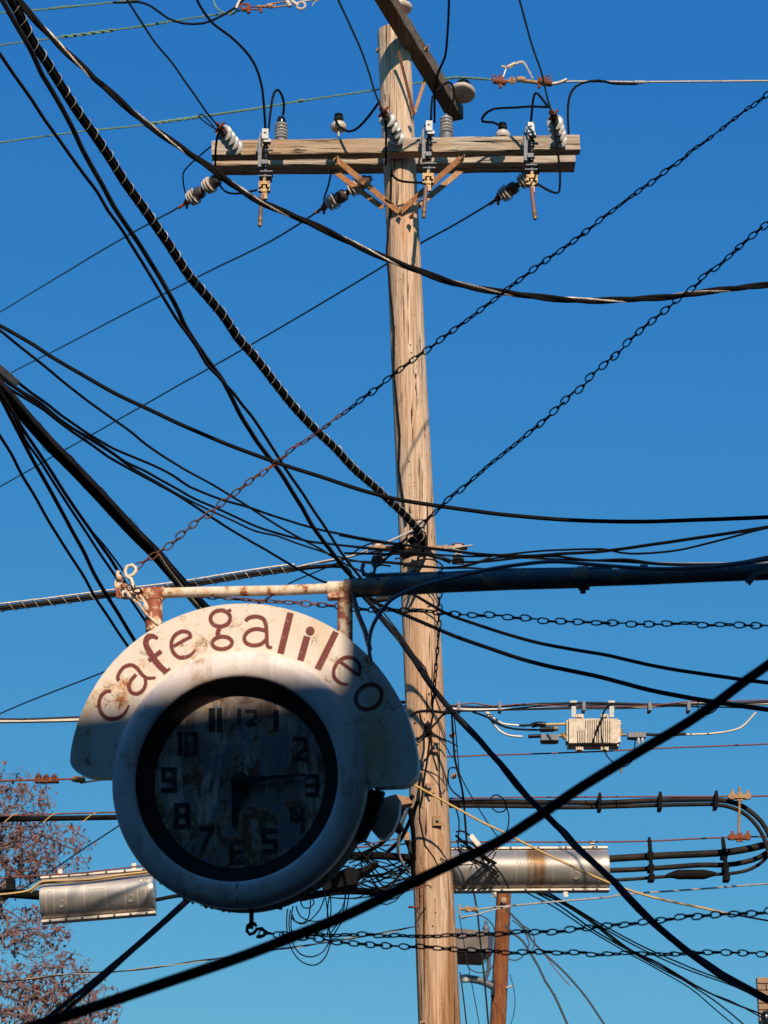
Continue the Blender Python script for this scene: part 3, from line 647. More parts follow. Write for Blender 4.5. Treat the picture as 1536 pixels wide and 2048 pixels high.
# fuse cutouts
def cutout(label, cx, y0, tx0, tx1, ty1):
    D = 15.60; t = thing('fuse_cutout', label, 'fuse cutout', P(cx, y0 + 40, D), 'fuse cutouts on the near crossarm')
    m = MB(); m.pbox(cx - 16, y0 + 18, cx - 9, y0 + 76, D + .02, .06); m.pbox(cx - 9, y0 + 62, cx + 3, y0 + 70, D, .10); m.pbox(cx - 19, y0 + 30, cx - 16, y0 + 46, D + .04, .02)
    m.pbox(cx - 12, y0 + 84, cx + 13, y0 + 86, D - .03, .10); m.pbox(cx - 14, y0 + 93, cx + 11, y0 + 95, D - .03, .10); m.pbox(cx + 3, y0 + 40, cx + 14, y0 + 43, D + .01, .02)
    m.pbox(cx - 13, y0 + 8, cx - 9, y0 + 20, D + .03, .03)
    m.build('bracket', M['galvdark'], t, smooth=False)
    q0, q1 = P(cx - 1, y0 + 78, D + .03), P(cx - 1, y0 + 22, D + .03); A = (q1 - q0).normalized(); L = (q1 - q0).length; pr = [(0.018, 0)]
    for k in range(5): h = L * (k + .2) / 5; pr += [(0.016, h), (0.027, h + L * .06), (0.027, h + L * .09), (0.016, h + L * .14)]
    MB().lathe(q0, A, pr + [(0.018, L)], 14).build('ribbed_core', M['glaze'], t)
    m = MB(); m.pbox(cx - 8, y0, cx + 5, y0 + 20, D - .04, .03); m.pbox(cx - 5, y0 + 20, cx + 9, y0 + 26, D - .03, .05); m.lathe(P(cx - 2, y0 + 6, D - .045), -Y, [(0.010, 0), (0.010, 0.008)], 8)
    m.build('top_clip', M['galv'], t, smooth=False)
    m = MB(); hx = (cx + tx0) / 2 + 1
    m.pbox(hx - 12, y0 + 105, hx + 11, y0 + 111, D - .05, .03); m.pbox(hx - 12, y0 + 107, hx - 7, y0 + 124, D - .05, .04); m.pbox(hx + 6, y0 + 107, hx + 11, y0 + 124, D - .05, .04)
    m.pbox(hx - 3, y0 + 99, hx + 2, y0 + 128, D - .04, .03); m.pbox(hx - 6, y0 + 120, hx + 5, y0 + 126, D - .055, .04); m.pbox(hx - 4, y0 + 128, hx + 5, y0 + 140, D - .05, .03)
    m.lathe(P(hx - 9, y0 + 116, D - .06), -Y, [(0.010, 0), (0.010, .01)], 8); m.lathe(P(hx + 8, y0 + 116, D - .06), -Y, [(0.010, 0), (0.010, .01)], 8)
    m.build('hinge', M['brass'], t, smooth=False)
    MB().pbox(hx - 7, y0 + 111, hx + 6, y0 + 127, D - .02, .03).build('hinge_gap_shade', M['glaze'], t, smooth=False)  # dark block puts the shade between the hinge cheeks into colour
    a, b_ = P(tx0, y0 + 132, D - .05), P(tx1, ty1 - 18, D - .10); MB().tube([a, b_], 0.0165, 12).build('fuse_tube', M['tube'], t)
    A = (b_ - a).normalized(); MB().lathe(b_, A, [(0.018, -0.03), (0.019, 0.0), (0.014, 0.004), (0.014, 0.022), (0.018, 0.026), (0.018, 0.045), (0.012, 0.055)], 12).build('ferrule', M['brass'], t)
    MB().tube([P(cx - 1, y0 + 84, D + .03), P(hx, y0 + 104, D - .03)], 0.014, 8).build('link_pin', M['galvdark'], t)
cutout('fuse cutout on the crossarm beside the black-capped arrester', 532, 257, 524, 520, 460)
cutout('fuse cutout on the crossarm right beside the pole', 860, 241, 852, 848, 443)
cutout('fuse cutout on the outer crossarm end under the bare line', 1064, 244, 1063, 1069, 446)
W('bare bracket wire lashed between the fuse cutout and the pole face', 5, 15.6, 15.75, [(782, 345), (790, 356), (806, 363), (848, 366)], 'black', 'jumper_wire', 'wire', amp=0)
# spool insulators at the cable bundle
def spool(label, px, py, D, s=1.0):
    t = thing('spool_insulator', label, 'insulator', P(px, py, D), 'white spool insulators at the cable bundle'); c = P(px, py, D)
    MB().lathe(c, Z, [(0.012, -0.058 * s), (0.04 * s, -0.056 * s), (0.046 * s, -0.035 * s), (0.028 * s, -0.012 * s), (0.028 * s, 0.012 * s), (0.046 * s, 0.035 * s), (0.04 * s, 0.056 * s), (0.012, 0.058 * s)], 18).build('spool', M['porcpink'], t)
    m = MB(); m.box(c + Z * 0.064 * s + Y * .02, X * 0.045, Y * 0.05, Z * 0.004); m.box(c - Z * 0.064 * s + Y * .02, X * 0.045, Y * 0.05, Z * 0.004); m.tube([c - Z * 0.075 * s, c + Z * 0.08 * s], 0.008, 8)
    m.build('clevis_strap', M['rust'], t, smooth=False)
spool('white spool insulator beside the pole, on the side of the clock', 758, 1104, 15.9)
spool('white spool insulator on the pole side away from the clock', 916, 1106, 15.95)
spool('white spool insulator on the pole front above the knotted cables', 840, 1055, 15.78, 0.8)
m = MB()
for x in (760, 800, 840, 880, 915): m.pbox(x - 22, 1091, x + 20, 1096, 15.82, .05)
tag(m.build('clamp_bar', M['rusttan'], org=P(840, 1093, 15.8), smooth=False), 'thin rusty bar across the pole between the spool insulators', 'bracket')
# ------------------------------------------------------------------ clock sign
def S(px, py, off=0.0):            # where the pixel's sight line meets the sign's plane, OFF metres towards the street side
    d = ray(px, py); o = C0 + EN * off; return EYE + d * ((o - EYE).dot(EN) / d.dot(EN))
def SV(px, py, off=0.0):           # the same in the upright plane of the support pipe
    d = ray(px, py); o = C0 + EN0 * off; return EYE + d * ((o - EYE).dot(EN0) / d.dot(EN0))
MP = mpp(1564, 8.0) / 1.0
sign = thing('clock_sign', 'round white clock sign lettered cafe galileo hanging from the rusty pipe', 'clock sign', C0)
rim_r = lambda q: q * MP
OUT, INN, DIAL = rim_r(260), rim_r(206), rim_r(176)
prof = [(INN, -0.030), (INN - 0.001, -0.004), (INN + 0.004, 0.004), (INN + 0.014, 0.008), (INN + 0.036, 0.010), (INN + 0.062, 0.007), (INN + 0.080, 0.001), (OUT - 0.008, -0.010), (OUT - 0.002, -0.020), (OUT, -0.032), (OUT, -0.070)]
CR = S(475, 1553)
CI = S(472, 1556)
b = MB(); n = 96
for k in range(n):                 # opening slightly off centre, as on the sign
    pass
def ring_lathe(mb, prof, n=96):
    bse = len(mb.v); m = len(prof)
    for r, h in prof:
        t = (r - INN) / (OUT - INN); c = CI.lerp(CR, max(0, min(1, t)))
        for k in range(n):
            a = 2 * math.pi * k / n; mb.v.append(c + (EX * math.cos(a) + EZ * math.sin(a)) * r + EN * h)
    for i in range(m - 1):
        for k in range(n):
            l = (k + 1) % n; mb.f.append((bse + i * n + k, bse + i * n + l, bse + (i + 1) * n + l, bse + (i + 1) * n + k))
ring_lathe(b, prof); b.build('rim', M['rim'], sign)
b = MB(); nn = 96
b.lathe(CI, EN, [(INN - 0.0015, -0.002), (INN - 0.002, -0.020), (DIAL + 0.012, -0.062), (DIAL, -0.075), (DIAL - 0.004, -0.075)], 96, False)
b.build('housing_wall', M['inner'], sign)
b = MB(); b.lathe(CR, EN, [(OUT - 0.008, -0.060), (OUT - 0.004, -0.072), (OUT - 0.004, -0.24), (OUT - 0.02, -0.245)], 96, False)
b.lathe(CR, EN, [(OUT - 0.02, -0.245), (0.01, -0.245)], 96, False)
b.build('drum', M['drum'], sign)
DO = -0.073
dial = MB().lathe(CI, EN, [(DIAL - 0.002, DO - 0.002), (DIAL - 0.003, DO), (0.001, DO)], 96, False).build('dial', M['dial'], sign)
# seam, screws and the access patch low on the rim
sm_ = MB().beam(S(474, 1766, 0.009), S(474, 1806, 0.002), EX * .0018, EN * .003); sm_.build('seam', M['drum'], sign)
# lettering: hand-painted strokes
def stroke(mb, pts, wd, f, closed=False, taper=None):
    n = len(pts); L, Rr = [], []
    sm = []
    cnt = n if closed else n - 1
    for i in range(cnt):
        g = lambda j: pts[j % n] if closed else pts[max(0, min(n - 1, j))]
        a, b_, c, d = g(i - 1), g(i), g(i + 1), g(i + 2); k = 6 if n > 2 else 1
        for j in range(k):
            t = j / k; sm.append(tuple(0.5 * (2 * b_[q] + (c[q] - a[q]) * t + (2 * a[q] - 5 * b_[q] + 4 * c[q] - d[q]) * t * t + (3 * b_[q] - a[q] - 3 * c[q] + d[q]) * t ** 3) for q in (0, 1)))
    if not closed: sm.append(tuple(pts[-1]))
    m = len(sm); b0 = len(mb.v)
    for i, (x, y) in enumerate(sm):
        p, q = (sm[(i - 1) % m], sm[(i + 1) % m]) if closed else (sm[max(0, i - 1)], sm[min(m - 1, i + 1)])
        dx, dy = q[0] - p[0], q[1] - p[1]; l = math.hypot(dx, dy) or 1; nx, ny = -dy / l, dx / l
        wv = wd / 2
        if taper and not closed: t = i / (m - 1); wv *= taper[0] + (1 - taper[0]) * min(1, 4 * t) if t < .25 else (taper[1] + (1 - taper[1]) * min(1, 4 * (1 - t)) if t > .75 else 1)
        wv *= 1 + 0.08 * noise.noise(Vector((x * .05, y * .05, 3)))
        for s in (1, -1): mb.v.append(f(x + nx * wv * s, y + ny * wv * s))
    for i in range(m if closed else m - 1):
        j = (i + 1) % m; mb.f.append((b0 + 2 * i, b0 + 2 * i + 1, b0 + 2 * j + 1, b0 + 2 * j))
def ell(cx, cy, rx, ry, rot=0, n=16):
    c, s = math.cos(R(rot)), math.sin(R(rot))
    return [(cx + rx * math.cos(2 * math.pi * k / n) * c - ry * math.sin(2 * math.pi * k / n) * s, cy + rx * math.cos(2 * math.pi * k / n) * s + ry * math.sin(2 * math.pi * k / n) * c) for k in range(n)]
PO = -0.030                        # face of the lettered plate behind the rim's front
# plate outline (photograph pixels)
ol = [(746, 1574), (800, 1572)] + [(800 + 36 * math.sin(R(a)), 1536 + 36 * math.cos(R(a))) for a in (15, 35, 55, 75)]
cx, cy, RP = 487, 1557, 350
ol += [(cx + RP * math.cos(R(a)), cy - RP * math.sin(R(a))) for a in range(6, 173, 3)]
ol += [(140, 1524), (144, 1534), (152, 1543), (164, 1550), (178, 1553), (226, 1554)]
ol += [(482 + 244 * math.cos(R(a)), 1564 - 244 * math.sin(R(a))) for a in range(177, 2, -5)]   # cut away behind the rim
front = [S(x, y, PO) for x, y in ol]
plate = MB().poly(front, EN * -0.085).build('sign_plate', M['plate'], sign)
mb = MB(); zoff = PO + 0.0018
lip = [S(x, y, PO - 0.004) for x, y in ol[:-1]]
L1 = lambda x, y: S(120 + x / 3.84, 1100 + y / 3.84, zoff)
L2 = lambda x, y: S(480 + x / 3.84, 1100 + y / 3.84, zoff)
def letter(fn, strokes):
    m = MB()
    for k, s in enumerate(strokes):
        g = lambda x, y, k=k: fn(x, y) + EN * (0.0002 * k)
        stroke(m, s[0], s[1], g, s[2] if len(s) > 2 else False, s[3] if len(s) > 3 else None)
    m.build('letter', M['letter'], plate, smooth=False)
letter(L1, [([(394, 1082), (350, 1088), (314, 1125), (300, 1180), (312, 1240), (350, 1285), (405, 1297), (465, 1280), (505, 1240), (530, 1190)], 30, False, (.85, .5))])
letter(L1, [([(458, 1000), (443, 985), (455, 945), (490, 900), (545, 882), (590, 905), (630, 955), (672, 982), (735, 980)], 28, False, (1, .7)), ([(585, 955), (550, 995), (530, 1045), (550, 1092), (598, 1102), (640, 1072), (658, 1025), (655, 985)], 28, False)])
letter(L1, [([(752, 680), (712, 660), (672, 672), (660, 715), (680, 768), (725, 840), (770, 895), (815, 935)], 46, False, (.45, .95)), ([(795, 950), (847, 908)], 20), ([(682, 850), (778, 775)], 32)])
letter(L1, [([(1003, 660), (985, 632), (935, 625), (882, 655), (855, 715), (868, 780), (912, 822), (965, 822), (1010, 800), (1040, 765)], 29, False, (1, .6)), ([(872, 738), (1012, 660)], 25)])
letter(L1, [(ell(1232, 524, 76, 62, -5), 30, True), ([(1285, 480), (1312, 455)], 24), ([(1228, 585), (1212, 640), (1225, 665)], 36), (ell(1246, 712, 76, 48, -3), 28, True)])
letter(L2, [([(42, 545), (70, 520), (125, 510), (178, 528), (198, 572), (205, 640), (206, 700), (216, 742), (248, 748)], 30, False, (1, .7)), ([(196, 618), (130, 605), (68, 622), (34, 668), (48, 712), (100, 732), (158, 722), (200, 690)], 29)])
letter(L2, [([(388, 482), (311, 795)], 52)])
letter(L2, [([(516, 662), (464, 848)], 54), (ell(539, 621, 17, 17), 34, True)])
letter(L2, [([(738, 628), (596, 915)], 50)])
letter(L2, [([(905, 968), (922, 905), (890, 845), (832, 822), (768, 845), (725, 905), (722, 970), (758, 1012), (800, 1030), (830, 1030)], 28, False, (1, .6)), ([(770, 858), (912, 962)], 26)])
letter(L2, [(ell(988, 1127, 106, 88, -38, 18), 29, True)])
# numerals on the dial
def K(x, y): return S(260 + x / 3.4909, 1340 + y / 3.4909, DO + 0.0015)
def numeral(parts):
    m = MB()
    for k, (x0, y0, x1, y1, segs) in enumerate(parts):
        wd = (x1 - x0) * (0.95 if segs == 'I' else 0.30); h = wd / 2
        if segs == 'I': stroke(m, [((x0 + x1) / 2, y0), ((x0 + x1) / 2, y1)], wd, K); continue
        A, B_, C, D_, E, F_ = (x0 + h, y0 + h), (x1 - h, y0 + h), (x1 - h, (y0 + y1) / 2), (x1 - h, y1 - h), (x0 + h, y1 - h), (x0 + h, (y0 + y1) / 2)
        pt_ = dict(A=A, B=B_, C=C, D=D_, E=E, F=F_)
        for i, s in enumerate(segs.split()):
            p, q = pt_[s[0]], pt_[s[1]]; l = math.hypot(q[0] - p[0], q[1] - p[1]); ux, uy = (q[0] - p[0]) / l * h, (q[1] - p[1]) / l * h
            stroke(m, [(p[0] - ux, p[1] - uy), (q[0] + ux, q[1] + uy)], wd, lambda x, y, i=i: K(x, y) + EN * (0.0002 * i))
    m.build('numeral', M['numeral'], dial, smooth=False)
numeral([(1000, 280, 1040, 430, 'I')])
numeral([(1135, 465, 1240, 635, 'AB BC CE ED')]); numeral([(1222, 725, 1322, 885, 'AB BD FC ED')]); numeral([(1115, 960, 1220, 1140, 'AF FC BD AC')])
numeral([(918, 1108, 1030, 1285, 'AB AF FC CD ED')]); numeral([(692, 1185, 800, 1355, 'AB AE FC CD ED')]); numeral([(487, 1092, 590, 1270, 'AB BE')])
numeral([(308, 928, 420, 1110, 'AB BD AE FC ED')]); numeral([(218, 680, 328, 855, 'AB AF FC BD ED')])
numeral([(332, 432, 368, 597, 'I'), (380, 432, 473, 600, 'AB BD AE ED')]); numeral([(548, 265, 595, 432, 'I'), (606, 265, 645, 435, 'I')]); numeral([(748, 270, 777, 385, 'I'), (805, 275, 885, 390, 'AB BC CE ED')])
# hands
def flat(name, ring, off, th, mat, par): MB().poly([S(260 + x / 3.4909, 1340 + y / 3.4909, off) for x, y in ring], EN * -th).build(name, M[mat], par)
flat('minute_hand', [(770, 745), (900, 742), (1100, 728), (1215, 722), (1225, 735), (1100, 752), (960, 770), (860, 792), (770, 800)], -0.050, 0.004, 'hand', sign)
flat('hour_hand', [(708, 770), (712, 900), (708, 1075), (718, 1098), (735, 1080), (752, 1000), (772, 930), (800, 870), (835, 820), (800, 760)], -0.056, 0.004, 'hand', sign)
b = MB().lathe(S(478, 1560, -0.045), EN, [(rim_r(17.5), -0.02), (rim_r(18), -0.004), (rim_r(15), 0.0), (rim_r(8), 0.003), (0.001, 0.004)], 28, False); b.build('hub', M['hand'], sign)
for x, y in ((783, 647), (637, 789)): MB().lathe(K(x, y), EN, [(rim_r(2.6), -0.001), (rim_r(2.6), 0.004), (0.001, 0.005)], 12, False).build('dial_hole', M['hand'], dial)
MB().lathe(CI, EN, [(INN - 0.003, -0.016), (0.001, -0.0155)], 96, False).build('glass', M['glass'], sign)
# posts from the plate to the pipe
def prism_post(x0, x1, y0, y1, off, th, mat): MB().poly([S(x0, y0, off), S(x1, y0, off), S(x1 + 1, y1, off), S(x0 + 1, y1, off)], EN * -th).build('post', M[mat], sign)
PC = -0.10                         # plane of the pipe, mid-thickness of the plate
b = MB(); b.tube([SV(308, 1190, -.07), SV(308, 1215, -.07), SV(308, 1262, -.07)], 18 * MP, 16); b.build('post', M['post'], sign)
b = MB(); b.tube([SV(691, 1190, -.07), SV(690, 1210, -.07), SV(690, 1285, -.07)], 16 * MP, 16); b.build('post', M['post'], sign)
# mechanism box hanging behind, and bottom hook
ring = [(752, 1600), (792, 1588), (800, 1600), (797, 1632), (786, 1660), (770, 1678), (756, 1676), (744, 1662), (738, 1645)]
MB().poly([S(x, y, -0.20) for x, y in ring], EN * -0.06).build('mechanism_box', M['rim'], sign)
MB().poly([S(x, y, -0.15) for x, y in ((735, 1578), (768, 1582), (748, 1640), (728, 1680), (715, 1685))], EN * -0.05).build('mounting_bracket', M['drum'], sign)
MB().tube([S(503, 1818, -.10), S(503, 1845, -.10), S(502, 1858, -.10)], 4.6 * MP, 8).tube([S(x, y, -.10) for x, y in ((512, 1853), (510, 1848), (502, 1846), (495, 1852), (494, 1862), (500, 1869), (508, 1866), (514, 1858), (524, 1857), (530, 1863), (528, 1871), (520, 1874), (513, 1873))], 3.6 * MP, 7).build('hook', M['drum'], sign)
for k in range(26):                # ragged paint flakes along the bottom edge
    pass
fl = MB()
for k in range(60):
    a = R(random.uniform(205, 325)); c = CR + (EX * math.cos(a) + EZ * math.sin(a)) * (OUT - 0.002) + EN * random.uniform(-0.23, -0.08); rad_ = (EX * math.cos(a) + EZ * math.sin(a)); tn = EN.cross(rad_)
    s = random.uniform(0.004, 0.012); fl.hexa([c - tn * s - EN * s, c + tn * s - EN * s, c + tn * s + EN * s, c - tn * s + EN * s], [c + rad_ * s * random.uniform(.3, 1.1) + tn * s * .4 + EN * s * random.uniform(-.6, .6) for _ in range(4)])
o = fl.build('paint_flakes', M['drum'], sign, smooth=False); o['kind'] = 'stuff'

# ------------------------------------------------------------------ support pipe
pipe = thing('support_pipe', 'rust-spotted white pipe from the cafe wall holding the clock sign', 'pipe', SV(690, 1178, -.07))
q = lambda pts, o=-.07: [SV(x, y, o) for x, y in pts]
MB().tube(q([(246, 1189), (300, 1187), (400, 1184), (560, 1181), (680, 1176)]), 11.0 * MP, 16).build('thin_pipe', M['pipe'], pipe)
wallx = facade(0, 0)
MB().tube(q([(690, 1177), (760, 1174), (900, 1166), (1020, 1161), (1168, 1157)]), 20 * MP, 18).build('thick_pipe', M['pipedark'], pipe)
MB().tube(q([(1160, 1157), (1290, 1153), (1400, 1148), (1540, 1143), (1900, 1128)]), 17.5 * MP, 18).build('thick_pipe', M['pipedark'], pipe)
MB().tube(q([(656, 1177), (692, 1176)]), 15 * MP, 16).tube(q([(660, 1186), (662, 1200)]), 7 * MP, 8).build('reducer', M['pipe'], pipe)
MB().box(SV(674, 1192, -.06), EX * 0.030, EN0 * 0.02, Z * 0.012).build('lug', M['post'], pipe, smooth=False)
MB().tube(q([(284, 1188), (330, 1186)]), 14 * MP, 16).tube(q([(308, 1188), (308, 1202)]), 19.5 * MP, 16).build('tee_fitting', M['post'], pipe)
MB().tube(q([(1156, 1157), (1178, 1156)]), 25 * MP, 16).tube(q([(1166, 1178), (1166, 1186)]), 6 * MP, 8).build('coupling', M['pipedark'], pipe)
MB().tube(q([(735, 1154), (800, 1151), (900, 1149), (1000, 1143), (1150, 1141), (1225, 1139)], -.09), 7 * MP, 10).build('conduit', M['pipedark'], pipe)
MB().tube(q([(1280, 1136), (1296, 1136)], -.06), 8 * MP, 8).build('strap', M['grey'], pipe)
MB().poly([SV(x, y, -.03) for x, y in ((1490, 1160), (1518, 1132), (1536, 1128), (1540, 1145), (1515, 1150), (1500, 1168))], EN0 * -.02).build('bent_strap', M['pipedark'], pipe)
MB().tube(q([(246, 1189), (262, 1180), (266, 1168), (262, 1158), (252, 1152), (250, 1142), (254, 1133), (264, 1130), (271, 1135), (272, 1142), (266, 1150), (258, 1152)]), 3.9 * MP, 8).build('eye_hook', M['pipe'], pipe)
MB().tube(q([(243, 1190), (236, 1170), (238, 1160), (235, 1150), (236, 1142)]), 4.5 * MP, 8).tube(q([(236, 1196), (234, 1178), (242, 1168), (250, 1176), (246, 1190), (240, 1196)]), 4 * MP, 7).tube(q([(236, 1178), (230, 1170), (232, 1162), (240, 1158), (246, 1162)]), 3.2 * MP, 7).ball(SV(239, 1156, -.06), 7 * MP).ball(SV(248, 1172, -.05), 7 * MP).build('bent_bracket', M['post'], pipe)
MB().tube(q([(727, 1127), (724, 1138), (728, 1150), (735, 1152), (735, 1178)]), 4.2 * MP, 8).tube(q([(738, 1148), (748, 1146), (750, 1136), (744, 1124), (748, 1114), (758, 1112), (764, 1120), (761, 1129), (752, 1132)], -.05), 3.8 * MP, 8).build('chain_hook', M['pipedark'], pipe)
MB().tube(q([(722, 1158), (708, 1164), (704, 1178), (708, 1198), (716, 1228), (730, 1262), (740, 1300)], -.05), 5.2 * MP, 8).build('stay_bar', M['pipedark'], pipe)
cw_ = MB().tube(wob(helix([SV(*p, -.04) for p in ((252, 1172), (266, 1186), (280, 1198), (294, 1216), (306, 1236), (320, 1250))], .006, .05, 0, 8), .003), 2.2 * MP, 5)
cw_.tube(wob([SV(*p, -.035) for p in ((250, 1178), (262, 1196), (276, 1206), (292, 1228), (312, 1246), (324, 1252))], .003), 2.6 * MP, 5).tube(wob([SV(*p, -.045) for p in ((262, 1172), (284, 1196), (302, 1226), (322, 1246))], .003), 3.2 * MP, 5)
tag(cw_.build('safety_wire', M['pipe'], org=SV(252, 1172, -.04)), 'paint-caked wire looped from the pipe end round the rusty post', 'wire')
W('slack grey supply cable curving from the pipe down to the clock', 8, 7.8, 7.5, [(742, 1325), (738, 1295), (742, 1262), (756, 1232), (782, 1200), (820, 1180), (862, 1166), (905, 1156), (960, 1142), (1030, 1130), (1110, 1123), (1200, 1130), (1310, 1137), (1420, 1134), (1540, 1118)], 'grey', 'supply_cable', amp=0.002, n=8)

# ------------------------------------------------------------------ chains
def link_mesh(p):
    mb = MB(); r = p * 0.047; hw = p * 0.17; lp = []
    for k in range(12):            # rounded drop, face on
        a = 2 * math.pi * k / 12; x = p * (0.30 - 0.33 * math.cos(a)); lp.append(Vector((x, hw * math.sin(a) * (1.0 - 0.18 * math.cos(a + math.pi) ), 0)))
    mb.tube(lp, r, 5, False, True); lq = []
    for k in range(12):            # second loop, edge on, hooked into the next link
        a = 2 * math.pi * k / 12; x = p * (0.80 - 0.28 * math.cos(a)); lq.append(Vector((x, 0, hw * 0.42 * math.sin(a))))
    mb.tube(lq, r, 5, False, True)
    mb.tube([Vector((p * 0.52, 0, 0)), Vector((p * 0.56, 0, 0)), Vector((p * .64, 0, 0)), Vector((p * .68, 0, 0))], [p * .05, p * .10, p * .10, p * .05], 7)
    me = bpy.data.meshes.new('link'); me.from_pydata([tuple(v) for v in mb.v], [], mb.f)
    me.polygons.foreach_set('use_smooth', [True] * len(me.polygons)); return me
LINK = {}
def chain(label, pts, pitch, mats, roll0=0.0, drift=0.25, split=None, sag=0):
    p3 = spline(pts, step=8)
    L = [0.0]
    for i in range(1, len(p3)): L.append(L[-1] + (p3[i] - p3[i - 1]).length)
    root = thing('chain', label, 'chain', p3[0], 'double-loop steel chains steadying the sign')
    n = int(L[-1] / pitch); j = 0; roll = roll0; kk = 0
    def at(s):
        s = max(0, min(s, L[-1] - 1e-6)); k = 0
        lo, hi = 0, len(L) - 1
        while hi - lo > 1:
            m_ = (lo + hi) // 2
            if L[m_] <= s: lo = m_
            else: hi = m_
        return p3[lo].lerp(p3[lo + 1], (s - L[lo]) / (L[lo + 1] - L[lo]))
    for i in range(n):
        a, b_ = at(i * pitch), at((i + 1) * pitch); T = (b_ - a).normalized(); N = (a - EYE).normalized(); N = (N - T * N.dot(T)).normalized()
        roll += random.uniform(-drift, drift) * 1.7; roll = roll * 0.92 + roll0 * 0.08; N = (N + T.cross(N) * random.gauss(0, .05)).normalized(); N = (N - T * N.dot(T)).normalized()
        Bv = N.cross(T); N2 = N * math.cos(roll) + Bv * math.sin(roll); B2 = N2.cross(T)
        mt = mats if isinstance(mats, str) else (mats[0] if a.x < split else mats[1])
        key = (round(pitch, 4), mt)
        if key not in LINK: LINK[key] = link_mesh(pitch); LINK[key].materials.append(M[mt])
        o = bpy.data.objects.new('link', LINK[key]); COL.objects.link(o); o.parent = root
        mtx = Matrix((T, B2, N2)).transposed().to_4x4(); mtx.translation = a - ORG[root.name] + Vector((random.gauss(0, .0018), 0, random.gauss(0, .0022))); o.matrix_basis = mtx
    return root
def inpipe(pts, o=-.07):           # give each pixel the distance of the pipe's upright plane
    return [(x, y, SV(x, y, o).y) for x, y in pts]
PT = 35.2 * mpp(900, 7.9)
chain('long steep chain rising from the white eye hook at the pipe tip', inpipe([(268, 1137), (350, 1081), (450, 1001), (560, 918), (700, 817), (850, 702), (1000, 590), (1150, 478), (1300, 366), (1450, 253), (1536, 187), (1800, -12)]), PT, 'chainrust')
chain('steep chain rising from the hook on the thick pipe', inpipe([(758, 1122), (800, 1090), (845, 1050), (880, 1014), (950, 954), (1040, 880), (1100, 830), (1200, 738), (1300, 645), (1420, 545), (1536, 444), (1760, 250)], -.05), PT, 'chaindark')
chain('nearly level chain just below the pipe, rusty white where the sun reaches it', [(254, 1176, 8.0), (300, 1184, 8.12), (420, 1194, 8.14), (540, 1203, 8.14), (650, 1210, 8.14), (720, 1217, 8.12), (800, 1220, 8.06), (880, 1226, 8.02), (1000, 1233, 8.0), (1130, 1243, 7.98), (1300, 1247, 7.95), (1450, 1249, 7.9), (1536, 1251, 7.9), (1850, 1245, 7.8)], PT * .98, 'chainrust', drift=.5)
chain('short slack chain dangling from the pipe in front of the pole', inpipe([(882, 1146), (880, 1200), (877, 1260), (873, 1320), (869, 1370), (862, 1420)], 0.0), PT * .95, 'chaindark', drift=.6)
chain('upper of the two chains fanning out from the hook under the clock', [(520, 1865, 7.85), (560, 1868, 7.8), (640, 1868, 7.75), (740, 1870, 7.7), (850, 1873, 7.6), (1000, 1868, 7.5), (1150, 1859, 7.4), (1300, 1842, 7.3), (1420, 1830, 7.2), (1536, 1824, 7.1), (1800, 1805, 7.0)], PT * .93, 'chaindark', roll0=.35)
chain('lower of the two chains fanning out from the hook under the clock', [(560, 1869, 7.9), (640, 1878, 7.95), (720, 1887, 8.0), (850, 1894, 8.1), (1000, 1904, 8.15), (1130, 1906, 8.2), (1300, 1908, 8.25), (1420, 1906, 8.3), (1536, 1907, 8.3), (1800, 1900, 8.4)], PT * .95, 'chaindark', roll0=.35)
# ------------------------------------------------------------------ power lines at the crossarms
lashed('thick black lashed cable sweeping down from overhead to the knot on the pole', 17.5, 10.3, 15.8, [(-60, -130), (24, 3), (62, 78), (90, 120), (122, 172), (155, 224), (187, 269), (220, 318), (246, 360), (275, 400), (305, 442), (334, 484), (354, 515), (379, 553), (412, 591), (447, 632), (476, 676), (502, 705), (526, 735), (555, 773), (585, 811), (614, 843), (643, 872), (672, 899), (708, 938), (749, 974), (779, 1003), (805, 1026), (822, 1044), (833, 1057), (842, 1078), (846, 1110)], 0.088, 0.0021, None, 'worn', loosen=1.10, bundle=[(20, .42, .60, 'worn'), (140, .48, .50, 'black'), (250, .55, .44, 'worn'), (310, .72, .26, 'brownish'), (80, .72, .24, 'black')])
W('dark cable running close beneath the thick lashed cable, then down to the pipe', 9.5, 10.0, 14.5, [(-30, -60), (20, 30), (65, 108), (81, 143), (104, 182), (127, 221), (146, 257), (166, 299), (186, 335), (208, 374), (228, 410), (251, 446), (273, 478), (300, 522), (350, 609), (368, 650), (394, 690), (426, 735), (447, 764), (467, 803), (479, 828), (497, 857), (514, 884), (538, 916), (561, 946), (585, 984), (605, 1016), (623, 1048), (643, 1077), (661, 1100), (690, 1140), (722, 1170)], 'worn', amp=.006)
W('brownish cable outermost of the steep bundle at the upper left', 6.5, 10.0, 14.5, [(-30, 62), (0, 107), (20, 137), (42, 169), (65, 202), (91, 241), (117, 277), (140, 309), (166, 345), (195, 384), (215, 420), (241, 456), (267, 498), (300, 550), (350, 632), (373, 664), (397, 699), (414, 729), (435, 752), (452, 771), (467, 787), (485, 811), (502, 831), (526, 866), (549, 902), (567, 931), (585, 957), (608, 990), (628, 1022), (652, 1057), (678, 1098), (705, 1135), (730, 1165)], 'brownish', amp=.005)
